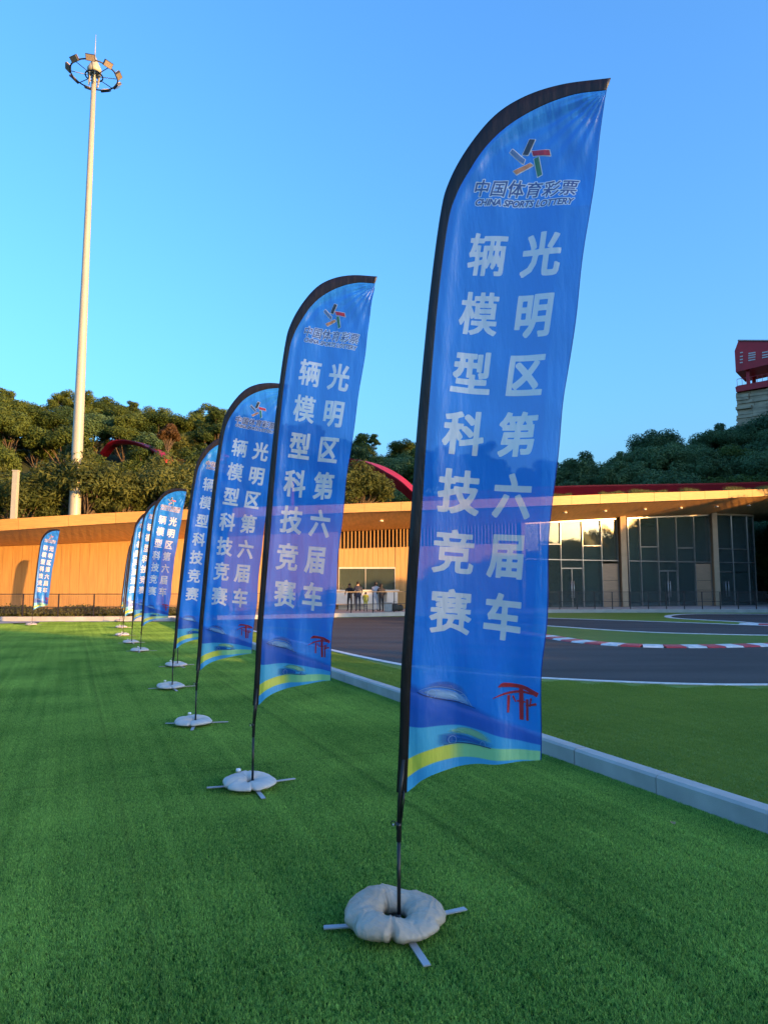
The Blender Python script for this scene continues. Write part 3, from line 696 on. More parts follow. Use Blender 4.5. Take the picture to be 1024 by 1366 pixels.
# railings
def railing(p0, p1, spacing, h, off, label, mids, screen=True):
    root = empty('metal_railing', (0, 40, TER), label=label, cat='railing', group='dark metal railings along the terrace edge')
    ps = walk(lambda p: kxy(p), p0, p1, spacing); pts_ = []
    for p in ps:
        a = kxy(p); d = (kxy(p+1)-kxy(p-1)).normalized(); a = a + Vector((-d.y, d.x))*off; pts_.append(Vector((a.x, a.y-40, 0)))
    for q in pts_: MB().box((q.x-.025, q.y-.025, 0), (q.x+.025, q.y+.025, h-.02)).build('post', M['rail'], root)
    tr = MB()
    for a, b in zip(pts_, pts_[1:]): tr.beam(a+Vector((0, 0, h)), b+Vector((0, 0, h)), .06, .04)
    tr.build('top_rail', M['rail'], root)
    for mz in mids:
        tr = MB()
        for a, b in zip(pts_, pts_[1:]): tr.beam(a+Vector((0, 0, mz)), b+Vector((0, 0, mz)), .03, .03)
        tr.build('mid_rail', M['rail'], root)
    if screen:
        for a, b in zip(pts_, pts_[1:]):
            MB().add([a+Vector((0, .005, .12)), b+Vector((0, .005, .12)), b+Vector((0, .005, h-.06)), a+Vector((0, .005, h-.06))], [(0, 1, 2, 3)]).build('mesh_panel', M['screen'], root)
railing(-240, 437, 1.58, 1.02, .10, 'dark metal railing in front of the hedge and plain timber wall at left', (.42,))
railing(439.5, 700, 1.24, 1.08, .12, 'dark metal railing in front of the group of standing people', (.45,), False)
railing(703, 1230, 1.06, 1.02, .12, 'dark metal railing along the terrace in front of the glass bays', (.45,))

# ================================================================== VEGETATION
def tube_limb(mb, a, b, r0, r1, wob=.15, n=6):
    a = Vector(a); b = Vector(b); pts_ = []
    for i in range(5):
        t = i/4; p = a.lerp(b, t)
        if 0 < i < 4: p += Vector((random.uniform(-wob, wob), random.uniform(-wob, wob), 0))
        pts_.append(p)
    mb.tube(pts_, [r0+(r1-r0)*i/4 for i in range(5)], n, False)
def leaves_mesh(name, m, nlobe, nleaf, rx, rz, zc, leaf, lobe_r, up=.0, seed=0, elong=1.4, gap=0):
    g = np.random.default_rng(seed)
    # lobes on and in an ellipsoid
    d = g.normal(size=(nlobe, 3)); d /= np.linalg.norm(d, axis=1)[:, None]; d[:, 2] = np.where(d[:, 2] < -.45, -d[:, 2]*.6, d[:, 2])
    rad = g.uniform(.35, .95, nlobe)**.7
    c = d*rad[:, None]*np.array([rx, rx, rz])*(1-lobe_r*.35) ; lr = g.uniform(.55, 1.25, nlobe)*lobe_r*rx
    li = g.choice(nlobe, nleaf, p=lr**2/np.sum(lr**2))
    e = g.normal(size=(nleaf, 3)); e /= np.linalg.norm(e, axis=1)[:, None]
    shell = g.uniform(.25, 1.12, nleaf)**.55
    pos = c[li] + e*(lr[li]*shell)[:, None]*np.array([1, 1, .72])
    nrm = e + g.normal(size=(nleaf, 3))*.55 + np.array([0, 0, up]); nrm /= np.linalg.norm(nrm, axis=1)[:, None]
    t = np.cross(nrm, g.normal(size=(nleaf, 3))); t /= np.linalg.norm(t, axis=1)[:, None]; b = np.cross(nrm, t)
    s = leaf*g.uniform(.6, 1.3, nleaf)[:, None]
    pos[:, 2] += zc
    v = np.stack([pos-t*s*elong, pos-b*s*.6, pos+t*s*elong, pos+b*s*.6], 1).reshape(-1, 3)
    me = bpy.data.meshes.new(name); me.vertices.add(len(v)); me.vertices.foreach_set('co', v.ravel())
    me.loops.add(nleaf*4); me.loops.foreach_set('vertex_index', np.arange(nleaf*4, dtype=np.int32))
    me.polygons.add(nleaf); me.polygons.foreach_set('loop_start', np.arange(0, nleaf*4, 4, dtype=np.int32)); me.polygons.foreach_set('loop_total', np.full(nleaf, 4, np.int32))
    me.materials.append(m); me.update(); return me, c
PROTO = []
specs = [('leaf', 30, 14000, 3.4, 3.2, 5.8, .105, .34), ('leaf', 38, 14000, 3.0, 3.9, 6.2, .10, .30), ('leaf', 28, 14000, 3.9, 2.9, 5.6, .11, .32), ('leaf', 34, 12000, 2.6, 4.2, 6.2, .095, .30),
         ('leaf_dark', 34, 14000, 3.5, 3.5, 5.8, .105, .32), ('leaf_dark', 30, 14000, 4.0, 3.1, 5.6, .11, .34), ('leaf_dark', 38, 13000, 3.0, 4.0, 6.2, .10, .28),
         ('leaf_olive', 40, 12000, 2.9, 3.3, 5.4, .085, .30), ('leaf_olive', 36, 12000, 3.3, 2.9, 5.2, .085, .32), ('leaf_rust', 26, 9000, 2.4, 2.8, 6.2, .13, .34)]
for i, (mm, nl, nf, rx, rz, zc, lf, lr) in enumerate(specs):
    cm, c = leaves_mesh('crown', M[mm], nl, nf, rx, rz, zc, lf, lr, .25, 100+i, 1.3 if i < 7 else 2.2)
    tb = MB(); lean = random.uniform(-.4, .4); top = Vector((lean, 0, zc))
    tube_limb(tb, (0, 0, -.6), (lean*.4, 0, zc-rz*.55), .24, .15, .08, 8)
    for k in range(0, len(c), 3 if i < 7 else 1):
        q = Vector(c[k]) + Vector((0, 0, zc)); tube_limb(tb, (lean*.4, 0, max(1.2, zc-rz*random.uniform(.5, .95))), q, .085, .02, .18, 5)
    PROTO.append((cm, tb.mesh('trunk', M['bark'])))
def tree(x, y, z, s, k, label, group, sz=1.0, name='broadleaf_tree'):
    r = empty(name, (x, y, z), random.uniform(0, 6.28), label=label, cat='tree', group=group)
    r.scale = (s, s, s*sz)
    link_mesh('trunk', PROTO[k][1], r); link_mesh('crown', PROTO[k][0], r)
    return r
# hill terrain behind the pavilion: height depends on the direction seen from the terrace and the distance
TP = [-500, -200, 0, 60, 100, 170, 230, 300, 400, 520, 640, 745, 800, 860, 900, 950, 1024, 1100, 1250, 1700]
TY = [500, 505, 513, 543, 522, 530, 541, 539, 556, 586, 602, 610, 604, 578, 572, 559, 541, 530, 518, 500]   # skyline in the photograph
BD = [104, 104, 104, 106, 108, 110, 112, 114, 116, 116, 106, 92, 90, 90, 92, 96, 100, 102, 104, 104]           # distance of the ridge
def apx(x, y): return 512 + F*x/max(y, 1)/1.005
def terr(x, y):
    if y < 40: return -.5
    p = apx(x, y); bd = interp(TP, BD, p); top = at(512, interp(TP, TY, p), bd).z - 8.0
    f = (y-56)/(bd-56); 
    if f < 0: return -.3
    f = min(f, 1.15) ; return -.2 + (top+.2)*(f*f*(3-2*f) if f < 1 else 1+.1*(f-1)) 
gx = [-150+6*i for i in range(56)]; gy = [50+5*i for i in range(30)]
vs = [(x, y, terr(x, y)+random.uniform(-.15, .15)) for y in gy for x in gx]; nx = len(gx)
MB().add(vs, [(j*nx+i, j*nx+i+1, (j+1)*nx+i+1, (j+1)*nx+i) for j in range(len(gy)-1) for i in range(nx-1)], 0, True).build('hillside', M['hillsoil'], kind='structure')
zones = [(0, 'beyond the left edge'), (92, 'left of the mast'), (190, 'just right of the mast'), (300, 'above the far flags'), (385, 'behind the third flag'), (440, 'behind the second flag'),
         (552, 'between second and tallest flag'), (745, 'behind the tallest flag'), (850, 'just right of tallest flag'), (975, 'left of the stone tower'), (1030, 'below the stone tower'), (9999, 'beyond the right edge')]
rows = [(0.04, 3.8, .62, 'lowest row'), (.16, 3.7, .78, 'second row'), (.30, 3.7, .9, 'third row'), (.46, 3.6, .98, 'fourth row'), (.63, 3.5, 1.0, 'fifth row'), (.80, 3.4, 1.0, 'sixth row'), (.97, 3.3, .98, 'skyline row')]
kinds = ['rounded mid-green tree', 'tall mid-green tree', 'broad mid-green tree', 'narrow mid-green tree', 'rounded dark green tree', 'broad dark green tree', 'tall dark green tree', 'olive green tree']
HL = []
for ri, (f, sp_, sc, rn) in enumerate(rows):
    p = -130
    while p < 1160:
        pj = p + random.uniform(-8, 8); bd = interp(TP, BD, pj); y0 = 58 + (bd-58)*f + random.uniform(-1.5, 1.5); x0 = (pj-512)/F*y0*1.005
        z = terr(x0, y0); zn = [q[1] for q in zones if pj < q[0]][0]
        if pj < 300: k = random.choice([0, 1, 2, 3, 0, 1, 7, 4])
        elif pj < 745: k = random.choice([0, 1, 2, 3, 4, 6])
        else: k = random.choice([4, 5, 6, 4, 5, 6, 2])
        s = sc*random.uniform(.85, 1.12)*1.1; sz = random.uniform(.80, .98)
        if ri == 6: s = random.uniform(.78, 1.05); z -= random.uniform(0, 1.2)
        side = 'sunlit' if pj < 745 else 'shaded'
        HL.append((x0, y0, z-(1.9*s if ri < 6 else 1.6*s), s, k, '%s %s, %s, %s' % (side, kinds[k], rn, zn), 'trees on the left hill' if pj < 300 else 'trees on the slope behind the pavilion' if pj < 745 else 'trees on the right hill', sz, pj))
        p += sp_*s**.5/y0*F*random.uniform(.75, 1.1)
for t_ in HL:
    same = sorted(q[-1] for q in HL if q[5] == t_[5]); i = same.index(t_[-1]); n = len(same)
    lb = t_[5] + ('' if n == 1 else ', left one' if i == 0 else ', right one' if i == n-1 else ', middle one' if n == 3 else ', number %s from left' % ['one', 'two', 'three', 'four', 'five', 'six', 'seven', 'eight'][min(i, 7)])
    tree(*t_[:5], lb, t_[6], t_[7])
def sky_tree(px, ytop, D, k, s, label, sz=1.0):
    h = {0: 9.2, 1: 10.2, 2: 8.6, 3: 10.5, 4: 9.4, 5: 8.8, 6: 10.3, 7: 8.7, 8: 8.1, 9: 9.0}[k]*s*sz
    q = at(px, ytop, D); return tree(q.x, q.y, q.z-h, s, k, label, None, sz)
sky_tree(2, 508, 98, 3, .95, 'tall narrow tree at the left edge of the wooded skyline')
sky_tree(85, 516, 106, 1, .85, 'tall tree on the skyline just left of the light mast')
sky_tree(38, 532, 104, 2, .8, 'broad low skyline tree between the left edge and the mast')
sky_tree(175, 530, 108, 3, .62, 'small pointed tree on the skyline right of the light mast')
sky_tree(226, 566, 80, 9, .62, 'rust-brown tree among green ones above the second olive tree')
sky_tree(541, 582, 104, 0, .9, 'round tree rising on the skyline just left of the tallest flag')
sky_tree(497, 575, 112, 3, .5, 'slim pointed tree on the skyline right of the second flag')
sky_tree(829, 598, 82, 6, .6, 'round dark tree on the skyline where the right hill begins to rise', .8)
sky_tree(875, 573, 86, 5, .9, 'broad dark tree on the right skyline below the open sky')
sky_tree(962, 558, 92, 6, .9, 'tall dark tree just left of the stone tower foot')
# fuller olive trees directly behind the low roof at left
for (px, yt, D, k, s, sz, lb) in ((28, 634, 50, 8, .86, .95, 'thin olive tree with bare lower twigs around the short pale pole'),
                                (118, 598, 51.5, 8, 1.05, 1.05, 'wide olive tree in front of the foot of the light mast'),
                                (166, 612, 53, 7, .95, .98, 'olive tree just right of the light mast behind the low roof'),
                                (232, 606, 54, 8, 1.08, 1.02, 'olive tree behind the roof beside the far feather flags'),
                                (70, 622, 56, 7, .95, 1, 'olive tree between the short pole and the light mast'),
                                (300, 625, 56, 7, 1.05, 1, 'olive tree hidden in part by the third feather flag'),
                                (-55, 590, 50, 8, 1.15, 1, 'olive tree beyond the left edge of the roof'),
                                (480, 618, 60, 8, 1.0, .9, 'olive bushy tree below the red arched walkway')):
    q = at(px, yt, D); h = (8.7 if k == 7 else 8.1)*s*sz; tree(q.x, q.y, q.z-h, s, k, lb, None, sz, 'olive_tree')
# hedge in front of the left wall
hd = []
g = np.random.default_rng(5)
A_, B_ = kxy(-240)+Vector((0, .55)), kxy(300)+Vector((0, .55)); hl = [kxy(-240+540*i/24)+Vector((0, .75)) for i in range(25)]
nv = 30000; seg = g.integers(0, 24, nv); tt = g.uniform(0, 1, nv)
P0 = np.array([hl[i][:] for i in range(24)])[seg]; P1 = np.array([hl[i+1][:] for i in range(24)])[seg]
pos = np.zeros((nv, 3)); pos[:, :2] = P0*(1-tt[:, None])+P1*tt[:, None]; pos[:, 1] += g.uniform(-.32, .35, nv); pos[:, 2] = TER-.15+g.uniform(0, 1, nv)**.6*(.50+.07*np.sin(pos[:, 0]*2.1)+.05*g.normal(size=nv))
t_ = g.normal(size=(nv, 3)); t_ /= np.linalg.norm(t_, axis=1)[:, None]; b2 = np.cross(t_, g.normal(size=(nv, 3))); b2 /= np.linalg.norm(b2, axis=1)[:, None]
s_ = g.uniform(.02, .05, nv)[:, None]; v = np.stack([pos-t_*s_*1.6, pos-b2*s_, pos+t_*s_*1.6, pos+b2*s_], 1).reshape(-1, 3)
me = bpy.data.meshes.new('hedge'); me.vertices.add(len(v)); me.vertices.foreach_set('co', v.ravel()); me.loops.add(nv*4); me.loops.foreach_set('vertex_index', np.arange(nv*4, dtype=np.int32))
me.polygons.add(nv); me.polygons.foreach_set('loop_start', np.arange(0, nv*4, 4, dtype=np.int32)); me.polygons.foreach_set('loop_total', np.full(nv, 4, np.int32)); me.materials.append(M['hedge']); me.update()
link_mesh('hedge', me, label='low clipped hedge between the left railing and the timber wall', cat='hedge')
# planting on the roof edge at right (dry grass tufts)
g = np.random.default_rng(9); nv = 9000; px_ = g.uniform(738, 1060, nv); pos = np.zeros((nv, 3))
dens = (np.sin(px_*.11)+np.sin(px_*.037+1)) > -.2
px_ = px_[dens]; nv = len(px_); pos = np.array([list((fas_t(p)+Vector((0, random.uniform(.3, 1.1), -.02)))[:]) for p in px_])
hh = g.uniform(.1, .42, nv)*(.5+.5*np.abs(np.sin(px_*.05)))
dx = g.normal(size=(nv, 2))*.10; v = np.stack([pos-np.array([.02, 0, 0]), pos+np.array([.02, 0, 0]), pos+np.c_[dx, hh]], 1).reshape(-1, 3)
me = bpy.data.meshes.new('roof_grass'); me.vertices.add(len(v)); me.vertices.foreach_set('co', v.ravel()); me.loops.add(nv*3); me.loops.foreach_set('vertex_index', np.arange(nv*3, dtype=np.int32))
me.polygons.add(nv); me.polygons.foreach_set('loop_start', np.arange(0, nv*3, 3, dtype=np.int32)); me.polygons.foreach_set('loop_total', np.full(nv, 3, np.int32)); me.materials.append(M['hedge']); me.update()
link_mesh('roof_grass', me, label='tufts of dry grass growing along the roof edge above the glass bays', cat='grass', kind='stuff')
# unseen woods behind and right of the viewer, shaped to shade the lawn; they show in the glass
def back_tree(x, y, h, k=None):
    k = random.choice([0, 1, 2, 4, 5]) if k is None else k
    s = h/9.3; tree(x, y, -.2, s, k, 'broadleaf tree in the belt behind the viewer', 'trees of the belt behind the viewer', 1)
# a belt of trees and undergrowth beyond the right edge of the picture, along the far side of the track
def belt_h(y): return interp([-29, -23, -9.5, -7.5, 1, 12, 17, 25, 28, 36, 41, 46, 60], [3.2, 8.6, 8.0, 4.1, 3.7, 3.7, 5.2, 5.6, 6.8, 7.1, 7.4, 9.5, 11], y)
WOOD = {}
def wood(x, y, z, s, k): WOOD.setdefault(k, []).append((x, y, z, s))
y = -38
while y < 50:
    h = belt_h(y)
    for x, hh in ((31.5, h), (34.5, h*1.02)):
        s = max(.42, hh/9.6); wood(x+random.uniform(-.6, .6), y+random.uniform(-.5, .5), hh*random.uniform(.93, 1.04)-9.6*s, s, random.choice([0, 1, 4, 5]))
    bs_ = .62 if h < 5 else .8
    for x in (33, 36): wood(x+random.uniform(-.5, .5), y+random.uniform(-.6, .6), (3.1 if h < 5 else 4.3)-9.0*bs_, bs_, random.choice([4, 5]))  # undergrowth added to stop the low sun leaking under the crowns
    y += 1.7 if h < 6 else 2.3
for i in range(22): wood(-60+i*4.4, -40+random.uniform(-3, 3), -.9, random.uniform(.38, .55), random.choice([0, 1, 4, 5]))
# unseen wooded ridge added at the right, shaped to keep the right hill in shade
def rise(x, y):
    u = max(0, min(1, (x-.62*y-3)/16)); top = interp([30, 44, 60, 100, 130], [0, 12, 22, 40, 42], y)
    return u*u*(3-2*u)*top
gx = [30+6*i for i in range(22)]; gy = [28+6*i for i in range(19)]; nx = len(gx)
MB().add([(x, y, rise(x, y)-.1) for y in gy for x in gx], [(j*nx+i, j*nx+i+1, (j+1)*nx+i+1, (j+1)*nx+i) for j in range(len(gy)-1) for i in range(nx-1)], 0, True).build('shade_ridge', M['hillsoil'], kind='structure')
for j in range(15):
    for i in range(9):
        y = 40+j*6.2+random.uniform(-1.5, 1.5); x = .62*y+7+i*5.6+random.uniform(-1.5, 1.5)
        wood(x, y, rise(x, y)-1.3, random.uniform(.85, 1.15), random.choice([4, 5]))
for k, lst in WOOD.items():
    cm, tm = PROTO[k]; nc = len(cm.vertices); v = np.zeros(nc*3); cm.vertices.foreach_get('co', v); v2 = np.zeros(len(tm.vertices)*3); tm.vertices.foreach_get('co', v2)
    f1 = np.arange(nc).reshape(-1, 4); f2 = np.array([tuple(p.vertices) for p in tm.polygons])+nc
    scatter_object('woodland', np.concatenate([v.reshape(-1, 3), v2.reshape(-1, 3)]), np.concatenate([f1, f2]), [q[:3] for q in lst], [cm.materials[0], M['bark']],
        [q[3] for q in lst], np.concatenate([np.zeros(len(f1), np.int32), np.ones(len(f2), np.int32)]), label='unseen mixed woodland round the site, shaped for the shade it casts', cat='wood', group='woodland outside the picture', kind='stuff')
# greenery visible under the roof at the far right end
for (px, D, h, k) in ((1019, 60, 5.2, 2), (1036, 60, 6, 0)):
    q = at(px, 800, D); tree(q.x, q.y, 0, h/8.8, k, '%s bushy tree seen under the roof past the rounded glass corner' % ('broad' if k == 2 else 'rounded'), 'bushy trees past the rounded glass corner')
# ================================================================== STRUCTURES BEHIND
walkway = empty('elevated_walkway', at(500, 780, 62), label='red arched steel walkway running through the trees behind the pavilion roof', cat='footbridge')
wo = walkway.location.copy(); wo.z = 0; walkway.location = wo
def span(pts, wd, ht, posts=(), rail=True, name='girder'):
    P_ = [at(*q) for q in pts]; out = []
    Q = [2*P_[0]-P_[1]] + P_ + [2*P_[-1]-P_[-2]]
    for i in range(1, len(Q)-2):
        for k in range(8):
            t = k/8; a, b, c, d = Q[i-1:i+3]; out.append(.5*((2*b)+(c-a)*t+(2*a-5*b+4*c-d)*t*t+(3*b-a-3*c+d)*t**3))
    out.append(P_[-1]); n = len(out); vs = []; rl = []
    for i, p in enumerate(out):
        d = out[min(i+1, n-1)]-out[max(0, i-1)]; d.z = 0; d.normalize(); m_ = Vector((-d.y, d.x, 0)); p = p - wo
        for e, z in ((-wd/2, 0), (-wd*.3, -ht), (wd*.3, -ht), (wd/2, 0), (wd/2, .12), (-wd/2, .12)): vs.append(p+m_*e+Vector((0, 0, z)))
        rl.append([p-m_*(wd/2-.06)+Vector((0, 0, .12)), p+m_*(wd/2-.06)+Vector((0, 0, .12))])
    fs = [(i*6+k, (i+1)*6+k, (i+1)*6+(k+1) % 6, i*6+(k+1) % 6) for i in range(n-1) for k in range(6)] + [(5,4,3,2,1,0), tuple((n-1)*6+k for k in range(6))]
    MB().add(vs, fs).build(name, M['red_steel'], walkway)
    if rail:
        for sd_ in (0, 1):
            mb = MB()
            for i in range(n-1):
                for h in (.35, .7, 1.0): mb.beam(rl[i][sd_]+Vector((0, 0, h)), rl[i+1][sd_]+Vector((0, 0, h)), .04, .04)
                mb.beam(rl[i][sd_], rl[i][sd_]+Vector((0, 0, 1.0)), .05, .05)
            mb.build('handrail', M['red_steel'], walkway)
    for i in posts:
        p = out[i]-wo; MB().tube([(p.x, p.y, -.3), (p.x, p.y, p.z-ht+.02)], [.3, .22], 12).build('pier', M['red_steel'], walkway)
span([(140, 606, 86.5), (154, 591, 85.5), (180, 590, 84), (208, 601, 82), (226, 614, 80)], 1.4, .34, (), False)
span([(360, 650, 76), (400, 626, 72), (440, 615, 69), (470, 614, 67), (500, 621, 65), (530, 637, 63), (552, 655, 62), (575, 676, 61)], 1.6, .95, (6, 52), False)
span([(560, 668, 60), (640, 659, 59), (740, 652.5, 59), (830, 650.5, 59.5), (920, 649, 60), (1024, 646.5, 61), (1180, 642, 62)], 2.2, .75, (12, 30, 44), False)

# stone tower with red lookout
TD = 125
tw = empty('lookout_tower', at(979, 556, TD), label='stacked stone tower with a red slanted lookout box on top of the right hill', cat='tower')
to = tw.location.copy(); tw.rotation_euler = (0, 0, R(-38))
TYAW = R(-38)
def tp(px, py, d=0): q = at(px, py, TD) - to; return Vector((q.x*1.2, d, q.z))
def prism(front, depth, name, m, y0=0):
    f = [tp(*q, y0) for q in front]; b = [p + Vector((0, depth, 0)) for p in f]; n = len(f)
    return MB().add(f+b, [tuple(range(n))[::-1], tuple(range(n, 2*n))] + [(i, (i+1) % n, n+(i+1) % n, n+i) for i in range(n)]).build(name, m, tw)
box = prism([(979.5, 497), (978, 469), (981.5, 457), (1066, 479), (1062, 490)], 8, 'lookout_box', M['red_steel_lifted'])
prism([(981, 456.6), (981.6, 455.4), (1067, 477.4), (1067, 479)], 8.4, 'roof_edge', M['terrace'], -.2)
for (x0, ys) in ((983.5, (473, 478, 482, 486)), (992, (476, 478.8, 481.8, 485)), (1005.5, (478, 481.5, 484.5)), (1019, (481, 484, 487)), (1032, (483, 486, 489))):
    for y in ys:
        a = tp(x0, y); b = tp(x0+(3 if x0 < 990 else 7), y+.5); mb = MB(); mb.box((a.x, -.06, b.z-.02), (b.x, .05, a.z+.12)); mb.build('pale_slit', M['counter'], tw)  # pale solid bars drawn as the slits
for px, yy in ((990.5, 1.0), (1015.5, 1.0), (1041, 1), (990.5, 6.5), (1015.5, 6.5), (1041, 6.5)):
    a = tp(px, 497, yy); b = tp(px, 517, yy); mb = MB(); mb.box((a.x-.28, yy-.28, b.z), (a.x+.28, yy+.28, a.z+.6)); mb.build('post', M['red_steel_lifted'], tw)
prism([(981, 524.5), (980, 518), (983, 516.5), (1000, 516), (1024, 515), (1062, 513), (1062, 522)], 9, 'viewing_deck', M['red_steel_lifted'], -.6)
mb = MB()
for px in range(982, 1062, 5): a = tp(px, 516, -.6); mb.beam(Vector((a.x, -.6, a.z-.4)), Vector((a.x, -.6, a.z+1.1)), .06, .06)
a = tp(982, 508); b = tp(1062, 506); mb.beam(Vector((a.x, -.6, a.z)), Vector((b.x, -.6, b.z)), .08, .08); mb.build('handrail', M['red_steel_lifted'], tw)
# stone courses, each an uneven slab ring
za = tp(1000, 524.8).z; zb = tp(1000, 575).z; z = za; k = 0
while z > zb:
    h = random.uniform(.38, .62); x0 = tp(981, 530).x - random.uniform(-.12, .22)-(za-z)*.03; x1 = tp(1058, 530).x + random.uniform(-.2, .3); n = 5
    xs = [x0+(x1-x0)*i/n + (random.uniform(-.5, .5) if 0 < i < n else 0) for i in range(n+1)]
    for i in range(n):
        y0 = random.uniform(-.35, .1); mb = MB(); mb.box((xs[i]+.03, y0, z-h+.05), (xs[i+1]-.03, 8+random.uniform(-.3, .3), z)); o = mb.build('stone', M['rock'], tw)
    z -= h; k += 1

# light mast
q = at(104, 590, 50); mz = at(128, 100, 50)
mast = empty('floodlight_mast', (q.x, 50, 0), label='very tall pale tapered mast carrying a ring of floodlights at top left', cat='light mast')
hz = mz.z
zs_ = [0, 4, 8, 9.9, 10.0, 16, 22, 22.9, 23, 30, hz+.2]; rr_ = [.46, .43, .40, .39, .385, .335, .285, .28, .272, .225, .17]
MB().tube([(0, 0, z) for z in zs_], rr_, 12).build('pole', M['mast'], mast)
RG = 1.67
ring_pts = [(RG*math.cos(a), RG*math.sin(a), hz) for a in [2*math.pi*i/40 for i in range(41)]]
MB().tube(ring_pts, .055, 6, False).build('lamp_ring', M['mastdark'], mast)
MB().tube([(.62*math.cos(a), .62*math.sin(a), hz-.1) for a in [2*math.pi*i/24 for i in range(25)]], .05, 6, False).build('inner_ring', M['mastdark'], mast)
for i in range(8):
    a = 2*math.pi*(i+.35)/8; MB().tube([(.2*math.cos(a), .2*math.sin(a), hz-.1), (RG*math.cos(a), RG*math.sin(a), hz)], .03, 6).build('spoke', M['mastdark'] if i % 2 else M['mast'], mast)
for i in range(9):
    a = 2*math.pi*(i+.1)/9; f = empty('floodlight'); f.parent = mast
    mtx = Matrix.Translation(((RG+.12)*math.cos(a), (RG+.12)*math.sin(a), hz+.05)) @ Matrix.Rotation(a-math.pi/2, 4, 'Z') @ Matrix.Rotation(R(-48), 4, 'X')
    col.objects.unlink(f); bpy.data.objects.remove(f)
    mb = MB(); mb.box((-.33, -.06, -.22), (.33, .08, .22), 0, mtx); f = mb.build('floodlight', M['mastdark'], mast)
    mb = MB(); mb.box((-.30, .081, -.19), (.30, .10, .19), 0, mtx); mb.build('lamp_glass', M['lamp_glass'], f)
    mb = MB()
    for k in range(5): mb.box((-.30+.14*k, -.11, -.20), (-.27+.14*k, -.06, .20), 0, mtx)
    mb.build('cooling_fins', M['column'], f)
mb = MB(); mb.tube([(0, 0, hz+.1), (0, 0, hz+.45), (0, 0, hz+.9), (0, 0, hz+1.5)], [.5, .52, .30, .06], 12); mb.build('head_cap', M['mast'], mast)
for i in range(6):
    a = 2*math.pi*i/6; mb = MB(); mb.beam((.35*math.cos(a), .35*math.sin(a), hz-.8), (.45*math.cos(a), .45*math.sin(a), hz+.4), .08, .08); mb.build('head_strut', M['mast'], mast)
MB().tube([(0, 0, hz+1.4), (0, 0, hz+3.3)], [.04, .015], 6).build('lightning_rod', M['mast'], mast)
q = at(22, 629, 46.5); MB().box((-.16, -.16, 0), (.16, .16, q.z)).box((-.19, -.19, q.z), (.19, .19, q.z+.08)).build('post', M['mast'], None, (q.x, 46.5, 0), label='short plain pale post standing behind the low roof at far left', cat='post')

